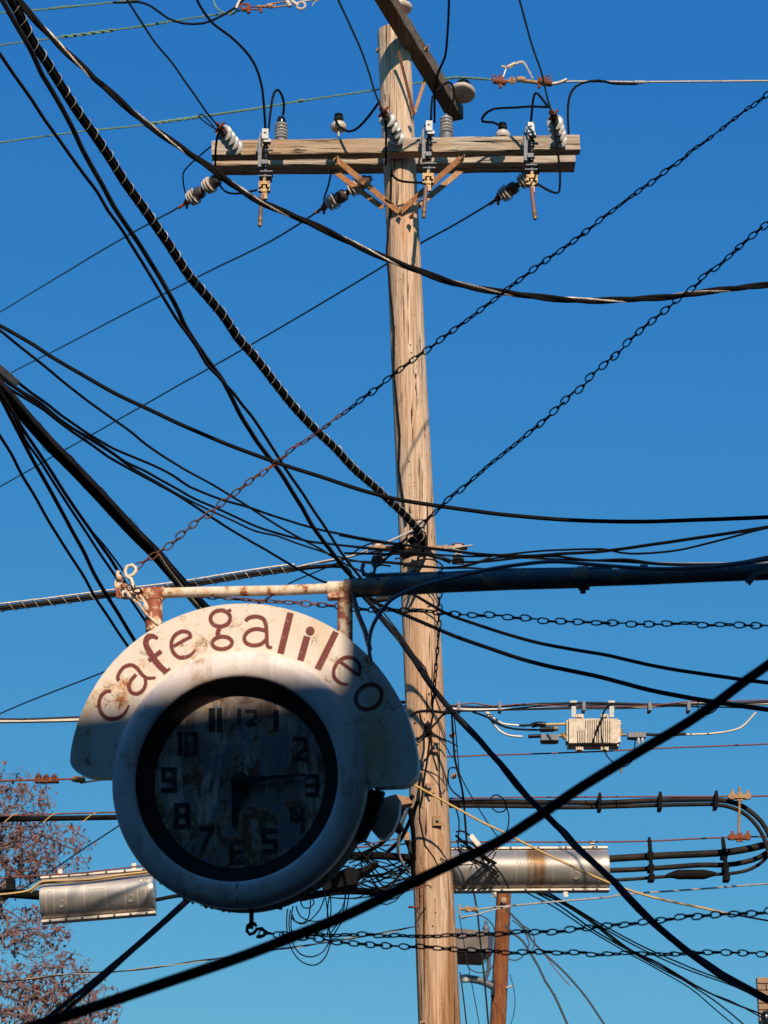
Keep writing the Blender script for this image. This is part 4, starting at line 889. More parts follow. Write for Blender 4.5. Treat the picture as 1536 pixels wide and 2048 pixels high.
twisted('twisted triplex drop with a bare silvery strand passing in front of the pole', 9.5, 10.8, [(-20, -70), (36, 0), (65, 34), (94, 64), (130, 101), (163, 132), (195, 163), (234, 196), (270, 228), (300, 251), (335, 277), (381, 309), (417, 333), (456, 361), (480, 378), (523, 404), (578, 429), (627, 450), (675, 472), (724, 496), (780, 521), (850, 547), (920, 568), (1000, 584), (1100, 596), (1200, 601), (1300, 597), (1400, 585), (1536, 569), (1700, 540)],
        [('insulated_conductor', 'black', 8.5), ('insulated_conductor', 'black', 8.5), ('bare_neutral', 'bare', 4.6)], 0.0092, 0.62, 'twisted_cable')
GW = 'primary conductors dead-ended on the near crossarm'
W('dark green conductor coming down to the crossarm end insulator beside the twisted triplex', 4.4, 12.5, 15.2, [(232, -35), (254, 0), (286, 49), (312, 88), (345, 127), (368, 160), (391, 192), (413, 225), (438, 254)], 'greendark', 'conductor', 'wire', GW, .002)
W('dark green conductor coming down to the insulator at the pole', 4.4, 12.5, 15.2, [(664, -35), (677, 0), (700, 50), (722, 100), (738, 145), (750, 185), (766, 224)], 'greendark', 'conductor', 'wire', GW, .002)
W('dark green conductor coming down to the insulator beside the bare white line', 4.4, 12.5, 15.2, [(1029, -35), (1039, 0), (1052, 47), (1065, 94), (1082, 143), (1096, 202), (1106, 230)], 'greendark', 'conductor', 'wire', GW, .002)
GB = 'thin conductors running off from the far crossarm'
W('thin conductor, uppermost of three slanting down to the left edge from the bell insulators', 3.4, 17.0, 30, [(378, 401), (340, 425), (250, 474), (40, 600), (-40, 648)], 'bluewire', 'conductor', 'wire', GB, .004)
W('thin conductor, middle one of three slanting from the bell insulator beside the orange brace', 3.4, 17.0, 30, [(655, 412), (628, 428), (540, 483), (440, 532), (304, 600), (150, 680), (20, 747), (-50, 784)], 'bluewire', 'conductor', 'wire', GB, .004)
W('thin conductor, lowest of three, passing behind the pole to its bell insulator', 3.4, 17.0, 30, [(1000, 394), (972, 412), (905, 452), (840, 487), (770, 530), (610, 626), (480, 702), (350, 775), (200, 860), (43, 949), (-60, 1008)], 'bluewire', 'conductor', 'wire', GB, .004)
def patina(label, D0, D1, pts, sleeves):
    p3 = wob(spline(pts, D0, D1), .003); r = rad(pts, 3.8, D0, D1); root = thing('copper_line', label, 'wire', p3[0], 'green weathered copper lines')
    m = MB().tube(helix(p3, r * .55, .05, 0, 6), r * .62, 5).tube(helix(p3, r * .55, .05, math.pi, 6), r * .62, 5); m.build('strand_pair', M['patina'], root)
    for sp, big in sleeves:
        q3 = spline(sp, D0, D1); rr = r * (1.25 if big else .9)
        MB().tube(helix(q3, rr * .9, .16 if big else .045, 0, 9), rr * .75, 6).tube(helix(q3, rr * .9, .16 if big else .045, math.pi, 9), rr * .75, 6).build('splice_sleeve', M['patina'], root)
patina('green copper line crossing above the crossarm behind the pole to the rusty turnbuckle', 16.4, 16.6, [(-40, 291), (0, 285), (88, 273), (163, 263), (287, 250), (397, 234), (500, 219), (584, 205), (670, 192), (757, 179), (822, 168), (870, 161), (910, 156), (950, 157), (992, 160)], [([(288, 250), (340, 242), (398, 234)], True), ([(420, 231), (500, 219), (545, 212)], False), ([(596, 203), (606, 201)], True), ([(890, 158), (915, 155), (975, 159)], False)])
patina('green copper line ending at the rusty hardware at the upper picture edge', 16.4, 16.4, [(-40, 96), (0, 90), (59, 83), (124, 74), (228, 60), (293, 51), (387, 36), (456, 26), (486, 20)], [([(124, 74), (180, 67), (230, 60)], True), ([(268, 55), (300, 50), (335, 44)], False)])
patina('green copper line uppermost at the corner above the other two', 16.4, 16.4, [(-40, 32), (0, 26), (98, 18), (156, 12), (225, 5), (300, -4), (380, -14)], [([(100, 17), (130, 14), (156, 12)], False)])
W('black jumper drooping under the uppermost green copper line', 5.2, 16.3, 16.3, [(226, 5), (250, 5), (277, 4), (303, 13), (335, 36), (368, 47), (404, 47), (433, 37), (469, 16), (492, -6)], 'black', 'jumper_wire', 'wire', amp=.001)
W('short green tail looping up beside the rusty hardware at the upper edge', 3.4, 16.35, 16.35, [(426, -8), (429, 8), (438, 20), (455, 28), (468, 27), (478, 12), (486, -6)], 'patina', 'jumper_wire', 'wire', amp=.001)
W('bare cream line running level from the turnbuckle to the frame edge beside the upper chain', 4.6, 16.6, 17.4, [(1110, 166), (1140, 163), (1200, 163), (1280, 164), (1400, 163), (1536, 162), (1640, 162)], 'bare', 'bare_line', 'wire', amp=.002)
m = MB().tube(spline([(1268, 164.5), (1288, 164.5)], 16.75, 16.77), .016, 8); tag(m.build('line_sleeve', M['porc'], org=P(1278, 164, 16.7)), 'white sleeve clamped on the bare cream line', 'sleeve')
J = lambda lab, pts, w=5.2, D0=15.6, D1=15.7, mat='black': W(lab, w, D0, D1, pts, mat, 'jumper_wire', 'wire', amp=.0015)
J('long black jumper dropping from the upper edge to the first fuse cutout', [(388, -25), (394, 0), (409, 26), (428, 49), (461, 73), (490, 101), (510, 130), (523, 169), (528, 212), (531, 260)], D0=14.8)
J('black hairpin jumper arching over to the black-capped arrester', [(537, 262), (542, 215), (547, 189), (555, 179), (563, 189), (568, 208), (566, 230)], D1=15.95)
J('black jumper dropping from the upper edge past the dark top crossarm to the middle cutout', [(898, -25), (898, 0), (895, 65), (890, 114), (877, 143), (870, 182), (869, 245)], D0=14.6)
J('black hairpin jumper arching from the middle cutout to the bare-stud arrester', [(862, 245), (865, 195), (880, 176), (896, 164), (906, 173), (908, 195), (900, 221), (895, 236)], D1=15.95)
J('black hairpin jumper from the outer cutout up to the conductor clamp', [(1062, 246), (1066, 202), (1072, 186), (1082, 195), (1096, 214)], D1=15.3)
J('black jumper running flat and hooking down to the half-hidden pin insulator', [(1097, 214), (1060, 213), (1033, 215), (987, 218), (968, 231), (965, 243), (987, 245), (1004, 254)], D0=15.3, D1=15.95)
J('black jumper arching from the crossarm end up to the bare cream line', [(1137, 285), (1137, 262), (1136, 212), (1144, 182), (1163, 167), (1196, 161), (1225, 167), (1250, 168), (1275, 168)], D0=16.1, D1=16.7)
J('black jumper drooping between the pole insulator and the cream pin insulator', [(759, 203), (741, 228), (718, 254), (698, 263), (679, 254), (672, 240)], D0=15.2, D1=15.75)
J('thin dark wire bowing down past the crossarm end to the bell insulator', [(422, 293), (399, 312), (370, 339), (366, 355), (368, 374), (374, 396)], 3.2, 15.8, 17.0)
J('black jumper sagging from the crossarm end to the first fuse tube', [(436, 365), (445, 378), (457, 386), (480, 387), (514, 380)], 4.4, 16.1, 15.6)
J('dark wire hanging from the crossarm down to the bell insulator by the brace', [(663, 342), (656, 374), (648, 398), (650, 410)], 4.0, 15.9, 17.0)
J('black loop from the outermost fuse hinge up past the crossarm end', [(1074, 367), (1092, 378), (1111, 386), (1119, 380), (1120, 342), (1116, 309), (1110, 262), (1106, 234)], 5.0, 15.55, 15.25)
J('short black tail hanging over the crossarm end from its insulator', [(441, 256), (434, 275), (431, 305), (430, 342)], 5.0, 15.25, 15.7)
J('small black loop of spare wire at the crossarm end insulator', [(432, 258), (420, 252), (402, 238), (397, 232), (404, 229), (414, 238), (428, 254)], 3.0, 15.2, 15.2)
J('short black tail hanging from the pole insulator over the crossarm', [(768, 226), (772, 250), (772, 290), (771, 330)], 5.0, 15.25, 15.7)
# rusty line hardware
def hardware(label, pts, D, cat='line hardware', name='turnbuckle', mats=('rustor', 'rusttan')):
    t = thing(name, label, cat, P(*pts[0], D)); return t
t = hardware('rusty turnbuckle joining the green line to the bare cream line', [(1000, 165)], 16.5)
pp = lambda pts: spline(pts, 16.5, 16.5, 6)
px_ = 16.5 / ray(768, 165).y / FPX
m = MB().tube(pp([(986, 162), (1000, 163), (1012, 166)]), 6 * px_, 8).tube(pp([(1001, 150), (1001, 176)]), 3.2 * px_, 7).tube(pp([(994, 168), (1006, 155)]), 3 * px_, 6)
m.tube([P(989, 155, 16.5) + (X * math.cos(a) + Z * math.sin(a)) * 5 * px_ for a in [k * .628 for k in range(10)]], 1.5 * px_, 5, False, True); m.build('clamp', M['rustor'], t)
m = MB().tube(pp([(1004, 160), (1018, 163), (1030, 160)]), 3 * px_, 7); m.tube([P(1024, 161, 16.5) + (X * math.cos(a) + Z * math.sin(a)) * 6 * px_ for a in [k * .628 for k in range(10)]], 2.4 * px_, 6, False, True)
m.tube(pp([(1034, 160), (1044, 158), (1050, 162)]), 6 * px_, 8).tube(pp([(1044, 162), (1060, 163), (1080, 166)]), 4 * px_, 8).build('eye_rod', M['rusttan'], t)
m = MB().tube(pp([(1076, 162), (1090, 165), (1104, 167)]), 7 * px_, 8).tube(pp([(1078, 154), (1078, 176)]), 3.2 * px_, 7).tube(pp([(1088, 154), (1088, 172)]), 3.2 * px_, 7); m.tube([P(1097, 155, 16.5) + (X * math.cos(a) + Z * math.sin(a)) * 5 * px_ for a in [k * .628 for k in range(10)]], 1.5 * px_, 5, False, True)
m.build('clamp', M['rust'], t); MB().tube(pp([(1104, 168), (1120, 165), (1133, 159)]), 3.6 * px_, 8).build('grip', M['bare'], t)
m = MB()
for k in range(3): m.tube(pp([(1003, 131 + k), (1018, 133 + k * 1.5), (1030, 126 + k * 1.5), (1046, 122 + k * 1.6), (1056, 138 + k), (1066, 158)]), 1.6 * px_, 5)
m.tube(pp([(1015, 134), (1030, 127)]), 4 * px_, 8); m.tube(pp([(1006, 155), (1012, 138)]), 1.6 * px_, 5); m.build('bonding_lead', M['bare'], t)
t = hardware('row of rusty shackles and a cream eye at the upper picture edge', [(500, 14)], 16.3)
pp = lambda pts: spline(pts, 16.3, 16.3, 6); rg = lambda m, x, y, r_, q_: m.tube([P(x, y, 16.3) + (X * math.cos(a) + Z * math.sin(a)) * r_ * px_ for a in [k * .524 for k in range(12)]], q_ * px_, 6, False, True)
m = MB(); rg(m, 488, 13, 6.5, 2.0); m.tube(pp([(484, 20), (500, 18)]), 4 * px_, 8).tube(pp([(496, 8), (497, 26)]), 4 * px_, 8).tube(pp([(500, 14), (520, 13)]), 1.8 * px_, 6).tube(pp([(500, 19), (524, 19)]), 1.8 * px_, 6).tube(pp([(521, 16), (522, 25)]), 3 * px_, 7); m.build('shackle', M['rustor'], t)
m = MB().tube(pp([(515, 13), (534, 13), (545, 10)]), 3 * px_, 8).tube(pp([(538, 8), (572, 3)]), 1.8 * px_, 6).tube(pp([(538, 16), (576, 11)]), 1.8 * px_, 6).tube(pp([(534, 11), (546, 13)]), 4.4 * px_, 8).tube(pp([(550, 7), (550, 14)]), 1.2 * px_, 5); m.build('turnbuckle', M['rusttan'], t)
m = MB(); rg(m, 602, 11, 8.5, 2.6); m.tube(pp([(572, -2), (578, 10)]), 5 * px_, 8).tube(pp([(583, 2), (592, 8), (596, 12)]), 4 * px_, 8).tube(pp([(577, 6), (580, 13)]), 4.4 * px_, 8).tube(pp([(604, 3), (640, -2)]), 2.0 * px_, 6); m.build('eye', M['porcpink'], t)
m = MB().tube(pp([(472, 17), (479, 3), (484, -8)]), 3.4 * px_, 7).tube(pp([(624, 12), (630, 3), (640, -1)]), 1.4 * px_, 6); m.build('tail', M['bare'], t)

# ------------------------------------------------------------------ service drops fanning from the left
W('heavy black drop sagging across the whole frame below the chains, from edge to edge', 8.5, 11.5, 10.5, [(-40, 632), (0, 652), (30, 669), (68, 691), (98, 711), (137, 734), (182, 759), (228, 785), (285, 812), (319, 828), (350, 843), (409, 869), (467, 893), (526, 915), (570, 931), (643, 954), (702, 974), (750, 988), (800, 1000), (850, 1009), (930, 1020), (1000, 1029), (1110, 1038), (1200, 1042), (1300, 1043), (1400, 1040), (1536, 1034), (1680, 1022)], 'black', amp=.004)
W('thin black drop starting beside the heavy one and falling to the pole knot', 5.2, 10.5, 15.6, [(-40, 628), (0, 660), (46, 698), (91, 734), (118, 757), (159, 789), (205, 823), (235, 844), (262, 864), (296, 892), (350, 928), (379, 945), (423, 969), (467, 995), (497, 1013), (532, 1036), (584, 1068), (643, 1100), (690, 1128), (740, 1150)], 'worn', amp=.004)
W('black strand splitting upward from the triplex under the grey clamp', 5.4, 10.5, 15.7, [(-30, 716), (37, 766), (64, 787), (96, 810), (118, 828), (146, 848), (178, 869), (205, 885), (228, 898), (273, 917), (319, 937), (350, 954), (379, 974), (409, 987), (447, 1001), (491, 1013), (540, 1030), (599, 1048), (643, 1060), (702, 1072), (750, 1081), (820, 1092)], 'black', amp=.005)
W('black strand in the middle of the triplex under the grey clamp', 5.4, 10.5, 15.7, [(-30, 730), (20, 768), (60, 795), (110, 832), (150, 860), (191, 883), (228, 908), (251, 924), (285, 939), (310, 953), (350, 975), (388, 997), (438, 1019), (482, 1039), (526, 1057), (599, 1078), (643, 1086), (750, 1097), (830, 1105)], 'black', amp=.005)
W('worn strand crossing inside the triplex under the grey clamp', 4.6, 10.6, 15.7, [(-30, 722), (30, 772), (80, 804), (125, 842), (170, 872), (215, 900), (262, 934), (310, 962), (356, 989), (409, 1016), (467, 1042), (511, 1062), (555, 1072), (584, 1083), (628, 1098), (700, 1120), (780, 1132)], 'worn', amp=.005)
W('black strand lowest of the triplex under the grey clamp', 5.8, 10.5, 15.0, [(-30, 745), (23, 780), (57, 800), (91, 821), (118, 842), (148, 864), (182, 887), (216, 912), (251, 933), (280, 949), (350, 987), (394, 1016), (438, 1045), (482, 1072), (532, 1100), (600, 1140), (650, 1164), (700, 1176)], 'black', amp=.005)
m = MB().beam(P(-14, 724, 10.4), P(36, 767, 10.6), Vector((.010, -.004, .012)), Vector((0, .012, .004)))
cl = m.build('drop_clamp', M['galv'], org=P(10, 745, 10.5), smooth=False); tag(cl, 'grey wedge clamp gripping the triplex at the frame edge', 'clamp')
lashed('very thick black lashed cable passing behind the clock with a yellow wire alongside', 23.5, 10.0, 15.2, [(-60, 715), (11, 788), (42, 824), (75, 862), (106, 896), (144, 934), (189, 981), (221, 1015), (260, 1057), (308, 1104), (342, 1143), (400, 1208), (440, 1250), (560, 1380), (700, 1540), (800, 1660)], 0.33, 0.0016, (0.004, 'bare'), 'black', lashmat='worn', bundle=[(0, .46, .55, 'black'), (100, .50, .50, 'worn'), (190, .52, .46, 'black'), (280, .55, .42, 'black'), (235, .86, .14, 'brownish'), (40, .80, .20, 'worn')])
W('ochre wire emerging beside the very thick lashed cable above the sign', 5.5, 11.5, 12.4, [(316, 1108), (330, 1130), (350, 1156), (372, 1184), (398, 1214), (430, 1250)], 'yellow', 'wire', 'wire', amp=0)
W('hair-thin ochre wire twisting next to the ochre wire above the sign', 2.4, 12.4, 13.1, [(322, 1112), (336, 1124), (346, 1134), (358, 1150), (376, 1168), (396, 1194), (420, 1225)], 'yellow', 'wire', 'wire', amp=.002)
W('black drop at the frame edge, outermost of the steep ones ending behind the sign', 5.4, 10, 14.6, [(-30, 818), (0, 871), (23, 908), (44, 950), (68, 989), (96, 1039), (118, 1075), (144, 1116), (169, 1155), (189, 1192), (214, 1230), (235, 1262), (257, 1294), (300, 1360), (470, 1610), (640, 1768)], 'black', amp=.003)
W('flat black drop, thickest of the steep ones ending behind the sign', 7.2, 10, 14.6, [(-20, 752), (5, 800), (23, 835), (46, 880), (68, 922), (84, 950), (103, 984), (123, 1021), (146, 1064), (169, 1105), (187, 1144), (212, 1187), (239, 1230), (271, 1283), (320, 1360), (480, 1605), (645, 1765)], 'black', amp=.003)
W('black drop in the middle of the steep ones ending behind the sign', 5.0, 10, 14.6, [(-10, 770), (27, 828), (50, 878), (75, 914), (98, 950), (121, 986), (146, 1025), (173, 1066), (198, 1105), (230, 1152), (262, 1201), (290, 1242), (340, 1320), (500, 1560), (650, 1764)], 'black', amp=.003)
W('black drop passing over the white eye hook bracket', 6.2, 10, 14.6, [(-8, 766), (40, 848), (80, 908), (107, 950), (128, 984), (159, 1030), (182, 1062), (205, 1096), (219, 1115), (235, 1141), (265, 1190), (290, 1226), (340, 1300), (505, 1540), (655, 1762)], 'black', amp=.003)
W('thin black drop splitting off nearest the very thick lashed cable', 3.8, 11.4, 14.6, [(150, 1015), (182, 1061), (205, 1087), (230, 1119), (251, 1148), (266, 1170), (292, 1208), (340, 1280), (510, 1520), (660, 1760)], 'black', amp=.003)
lashed('brown lashed cable with pale rings rising gently behind the sign pipe', 14.5, 15.8, 15.9, [(-50, 1224), (0, 1217), (60, 1210), (120, 1203), (180, 1195), (240, 1187), (300, 1180), (350, 1174), (400, 1166), (450, 1158), (500, 1150), (560, 1141), (590, 1138)], 0.098, 0.0026, (0.007, 'bare'), 'worn', bundle=[(90, .45, .52, 'worn'), (270, .45, .52, 'worn'), (0, .55, .40, 'brownish'), (180, .55, .40, 'worn')])
W('dark sheath continuing from the lashed cable down behind the pipe end', 9, 15.9, 15.8, [(585, 1139), (630, 1134), (680, 1132), (698, 1142), (704, 1160), (716, 1180)], 'black', amp=.001)
W('pale twisted strand rising from the lashed cable to the spool insulator', 4.6, 15.9, 15.8, [(585, 1136), (620, 1128), (660, 1120), (700, 1113), (740, 1098), (780, 1082), (815, 1066), (840, 1055)], 'bare', 'strand', 'wire', amp=.002)
W('second pale strand slipping under the spool insulator', 4.0, 15.95, 15.8, [(640, 1126), (690, 1116), (730, 1106), (775, 1100), (830, 1098), (900, 1096), (945, 1090)], 'bare', 'strand', 'wire', amp=.002)
W('thin dark line coming from behind the pipe to the spool insulator', 3.4, 17, 15.9, [(555, 1185), (580, 1166), (640, 1140), (690, 1118), (720, 1095), (752, 1084)], 'bluewire', 'wire', 'wire', amp=.003)
# past the pole to the right
W('black drop rising highest to the frame edge, beyond the pole bundle', 6.4, 15.6, 12, [(680, 1070), (750, 1083), (830, 1093), (900, 1101), (960, 1108), (1050, 1112), (1130, 1107), (1200, 1103), (1300, 1090), (1420, 1072), (1536, 1053), (1680, 1026)], 'black', amp=.003)
W('thin black drop joining the rising one at the frame edge', 4.2, 15.6, 12, [(680, 1090), (760, 1100), (830, 1106), (910, 1112), (980, 1112), (1080, 1102), (1180, 1098), (1214, 1099), (1260, 1107), (1350, 1101), (1450, 1078), (1536, 1056), (1680, 1030)], 'black', amp=.003)
W('pale twisted strand leaving the spool insulator through the dark drops', 5.0, 15.9, 13, [(890, 1090), (925, 1104), (1000, 1112), (1100, 1118), (1200, 1121), (1320, 1127), (1400, 1128), (1536, 1126), (1680, 1122)], 'bare', 'strand', 'wire', amp=.003)
W('black drop weaving round the pale twisted strand', 5.2, 15.6, 12.5, [(690, 1106), (760, 1108), (840, 1108), (900, 1121), (960, 1124), (1050, 1115), (1110, 1113), (1180, 1121), (1250, 1119), (1320, 1127), (1420, 1129), (1480, 1124), (1536, 1113), (1680, 1086)], 'black', amp=.004)
W('thin black drop under the weaving one', 4.0, 15.6, 12.5, [(700, 1122), (780, 1126), (860, 1134), (930, 1132), (980, 1118), (1030, 1114), (1120, 1119), (1240, 1123), (1340, 1130), (1450, 1130), (1536, 1129), (1680, 1128)], 'black', amp=.004)
W('black drop crossing low over the bundle just above the pipe', 4.6, 15.6, 15.4, [(765, 1123), (820, 1128), (880, 1136), (940, 1136), (985, 1140)], 'black', amp=.003)
W('slack brown wire bowing between the pole and the spool insulator', 3.6, 15.6, 15.8, [(790, 1118), (850, 1108), (880, 1112), (905, 1122), (930, 1130), (960, 1122), (985, 1112)], 'brownish', 'wire', 'wire', amp=.002)
for k, (lab, pts, w_) in enumerate((
    ('black hook of cable looping over the spool on the pole front', [(838, 1058), (850, 1072), (852, 1095), (848, 1120), (838, 1140), (826, 1146)], 6.5),
    ('black cable turned down behind the clamp bar on the pole', [(832, 1060), (838, 1090), (836, 1120), (828, 1142), (815, 1150)], 6),
    ('thin black wire curling up round the pole knot', [(806, 1135), (830, 1122), (860, 1118), (880, 1126), (886, 1138), (872, 1146)], 3.6),
    ('black pigtail loop hanging left of the pole knot', [(808, 1100), (788, 1106), (770, 1118), (752, 1132), (748, 1120), (764, 1112), (790, 1104), (812, 1092)], 4.4),
    ('black tail wrapped across the pole under the clamp bar', [(800, 1112), (828, 1104), (850, 1108), (878, 1116), (900, 1126)], 5),
    ('short thick black sleeve of tape at the pole knot', [(820, 1078), (830, 1090), (826, 1104), (806, 1112)], 15),
    ('black tape-wrapped splice beside the spool insulator', [(772, 1098), (790, 1096), (808, 1098)], 11))):
    W(lab, w_, 15.62, 15.6, pts, 'black', 'cable_loop', 'cable', amp=.001)
# below the pipe
W('upper of two black drops sagging from the pipe hook to the frame edge', 7.0, 13.5, 10, [(716, 1176), (760, 1186), (815, 1184), (860, 1208), (900, 1230), (960, 1251), (1020, 1270), (1080, 1286), (1140, 1298), (1200, 1308), (1230, 1314), (1320, 1334), (1440, 1353), (1536, 1366), (1660, 1380)], 'black', amp=.003)
W('lower, thicker one of two black drops sagging from the pipe hook', 8.6, 13.5, 9.5, [(714, 1184), (760, 1210), (800, 1226), (850, 1247), (910, 1272), (970, 1293), (1040, 1317), (1100, 1333), (1187, 1351), (1250, 1367), (1300, 1380), (1400, 1399), (1536, 1419), (1660, 1434)], 'black', amp=.003)
W('short black connector lead hanging under the thick pipe', 6, 13, 13.2, [(716, 1182), (736, 1194), (752, 1200), (770, 1197), (800, 1190), (832, 1178)], 'black', amp=.001)
m = MB().tube(spline([(752, 1200), (776, 1197)], 13, 13), 6.0 * mpp(1200, 13), 10); tag(m.build('connector', M['worn'], org=P(760, 1199, 13)), 'black barrel connector on the lead under the pipe', 'connector')
twisted('thick flat black twisted drop from the pipe end down past the brick corner', 13.5, 9.0, [(712, 1176), (735, 1200), (760, 1232), (790, 1268), (820, 1308), (850, 1350), (882, 1396), (918, 1437), (959, 1482), (996, 1523), (1032, 1567), (1073, 1612), (1128, 1665), (1155, 1699), (1192, 1731), (1223, 1760), (1255, 1795), (1292, 1831), (1333, 1868), (1374, 1901), (1415, 1929), (1451, 1956), (1492, 1978), (1536, 2001), (1660, 2065)], [('conductor', 'black', 8), ('conductor', 'black', 8), ('neutral', 'worn', 5)], 0.008, 1.5, 'twisted_cable')
W('thin brown wire running parallel to the flat twisted drop near the pipe', 3.6, 13.5, 13.2, [(740, 1190), (765, 1222), (800, 1268), (830, 1312), (850, 1335), (862, 1372), (880, 1420)], 'brownish', 'wire', 'wire', amp=.002)
W('out-of-focus thick black cable crossing low in front of everything', 21.5, 4.3, 4.9, [(-20, 2082), (60, 2055), (100, 2042), (200, 2010), (300, 1976), (400, 1942), (500, 1907), (600, 1868), (700, 1827), (836, 1760), (913, 1723), (996, 1684), (1064, 1641), (1110, 1610), (1155, 1579), (1223, 1537), (1292, 1495), (1360, 1455), (1429, 1409), (1488, 1364), (1536, 1330), (1640, 1252)], 'black', amp=.001, n=10)
# ------------------------------------------------------------------ coax strand level
W('pale coaxial feeder under the strand level with the amplifier', 6.0, 16.1, 16.3, [(700, 1414), (820, 1413), (905, 1418), (960, 1420), (1050, 1418), (1140, 1416), (1210, 1416), (1290, 1414), (1380, 1408), (1460, 1407), (1536, 1408), (1660, 1408)], 'coax', 'coaxial_cable', amp=.002, n=8)
W('dark strand carrying the amplifier', 5.0, 16.05, 16.25, [(700, 1402), (820, 1404), (905, 1412), (980, 1414), (1060, 1409), (1130, 1407), (1180, 1406), (1240, 1407), (1300, 1409), (1400, 1408), (1536, 1404), (1660, 1402)], 'worn', 'strand', amp=.003)
W('reddish lashing tail wandering along the amplifier strand', 2.8, 16.0, 16.2, [(905, 1410), (950, 1406), (985, 1412), (1040, 1408), (1075, 1409), (1140, 1412), (1280, 1412), (1370, 1404), (1450, 1402), (1536, 1400), (1660, 1398)], 'redwire', 'wire', 'wire', amp=.003)
W('lower thin wire sharing the amplifier strand', 3.2, 16.0, 16.2, [(820, 1420), (920, 1422), (1000, 1420), (1080, 1412), (1150, 1411), (1240, 1410), (1320, 1412), (1420, 1414), (1536, 1416), (1660, 1418)], 'black', 'wire', 'wire', amp=.003)
W('brown-topped pale cable entering behind the clock on its far side from the pole', 8.0, 16.1, 16.1, [(-40, 1445), (0, 1443), (60, 1442), (155, 1440), (300, 1436), (560, 1428), (800, 1416), (835, 1414)], 'coax', 'coaxial_cable', amp=.002)
W('dark strand resting on the pale cable that enters behind the clock', 4, 16.05, 16.05, [(-40, 1440), (0, 1438), (60, 1438), (155, 1434), (300, 1430), (560, 1420), (830, 1404)], 'brownish', 'strand', amp=.002)
for x, lab in ((918, 'small grey spacer on the amplifier strand, right beside the pole'), (1000, 'small grey spacer on the strand, midway between pole and amplifier'), (1168, 'small grey spacer on the strand, between the two amplifier hangers'), (1300, 'small grey spacer on the strand, first beyond the amplifier'), (1378, 'small grey spacer on the strand, nearest the near black cable')):
    m = MB(); m.pbox(x - 3.2, 1405, x + 3.2, 1420, 16.0, .10); m.pbox(x - 2, 1402, x + 2, 1405, 16.02, .04); tag(m.build('cable_spacer', M['galvdark'], org=P(x, 1412, 16), smooth=False), lab, 'spacer', 'spacers along the amplifier strand')
W('pale lead dropping from the strand to the upper amplifier port', 4.6, 16.1, 16.1, [(975, 1424), (985, 1434), (1005, 1447), (1030, 1450), (1050, 1452)], 'coax', 'coaxial_cable', amp=.001)
W('pale lead dropping from the strand to the lower amplifier tap', 4.6, 16.1, 16.1, [(972, 1424), (985, 1444), (1000, 1462), (1020, 1471), (1045, 1473)], 'coax', 'coaxial_cable', amp=.001)
W('black lead running from the strand into the amplifier tap', 4.4, 16.08, 16.08, [(945, 1424), (975, 1434), (1000, 1450), (1030, 1458), (1080, 1460)], 'black', 'coaxial_cable', amp=.001)
W('pale lead rising from the amplifier back up to the strand', 4.4, 16.1, 16.2, [(1372, 1469), (1410, 1468), (1450, 1464), (1480, 1456), (1498, 1440), (1512, 1424)], 'coax', 'coaxial_cable', amp=.001)
W('thin dark red wire just below the amplifier', 3.2, 16.2, 16.4, [(880, 1513), (905, 1513), (980, 1510), (1060, 1508), (1200, 1503), (1330, 1496), (1440, 1492), (1536, 1488), (1660, 1483)], 'redwire', 'wire', 'wire', amp=.002)
amp = thing('line_amplifier', 'tan finned amplifier box hanging from the strand beside the pole', 'amplifier', P(1187, 1465, 16.0)); DA = 16.0
m = MB().pbox(1138, 1437, 1236, 1486, DA, .16); m.pbox(1133, 1440, 1138, 1482, DA + .03, .12); m.pbox(1236, 1440, 1241, 1484, DA + .03, .12); m.pbox(1136, 1486, 1238, 1492, DA + .05, .1); m.build('housing', M['ampgrey'], amp, smooth=False)
for k in range(12):
    x = 1172 + k * 4.4; m = MB().pbox(x, 1437, x + 2.2, 1485, DA - .022, .02); m.build('fin', M['ampgrey'], amp, smooth=False)
for k in range(4):
    x = 1156 + k * 4.4; m = MB().pbox(x, 1458, x + 2.2, 1485, DA - .022, .02); m.build('fin', M['ampgrey'], amp, smooth=False)
for x in (1152, 1202):
    for y0, y1 in ((1428, 1436), (1493, 1501)): m = MB().pbox(x, y0, x + 15, y1, DA + .02, .05); m.pbox(x + 3, y0 + 2, x + 12, y1 - 2, DA, .02); m.build('latch', M['ampgrey'], amp, smooth=False)
for x in (1147, 1223): m = MB().pbox(x - 4, 1410, x + 5, 1434, DA + .03, .012); m.pbox(x - 7, 1401, x + 7, 1405, DA, .1); m.build('hanger', M['galv'], amp, smooth=False)
def xr(pts, w, mat, name, par, D=DA + .06): MB().tube(spline(pts, D, D, 5), w * mpp(1465, D) / 2, 8).build(name, M[mat], par)
xr([(1092, 1449), (1134, 1448)], 5.5, 'yellow', 'port_stub', amp); xr([(1063, 1451), (1078, 1448), (1092, 1450)], 11, 'glaze', 'boot', amp); xr([(1038, 1451), (1066, 1450)], 5, 'glaze', 'boot', amp)
xr([(1080, 1459), (1108, 1458)], 12, 'glaze', 'boot', amp); xr([(1107, 1458), (1116, 1457)], 10, 'brass', 'connector', amp); xr([(1056, 1473), (1082, 1472)], 8, 'glaze', 'boot', amp)
xr([(1117, 1472), (1136, 1471)], 6, 'brass', 'connector', amp); xr([(1126, 1466), (1130, 1478)], 9, 'brass', 'connector', amp); xr([(1236, 1470), (1252, 1470)], 6, 'brass', 'connector', amp); xr([(1238, 1449), (1244, 1448)], 5, 'galv', 'connector', amp); xr([(1242, 1458), (1243, 1472)], 6, 'brass', 'connector', amp)
m = MB().pbox(1082, 1468, 1118, 1480, DA, .1); m.pbox(1085, 1480, 1114, 1485, DA + .04, .05); m.build('tap_box', M['galvdark'], amp, smooth=False)
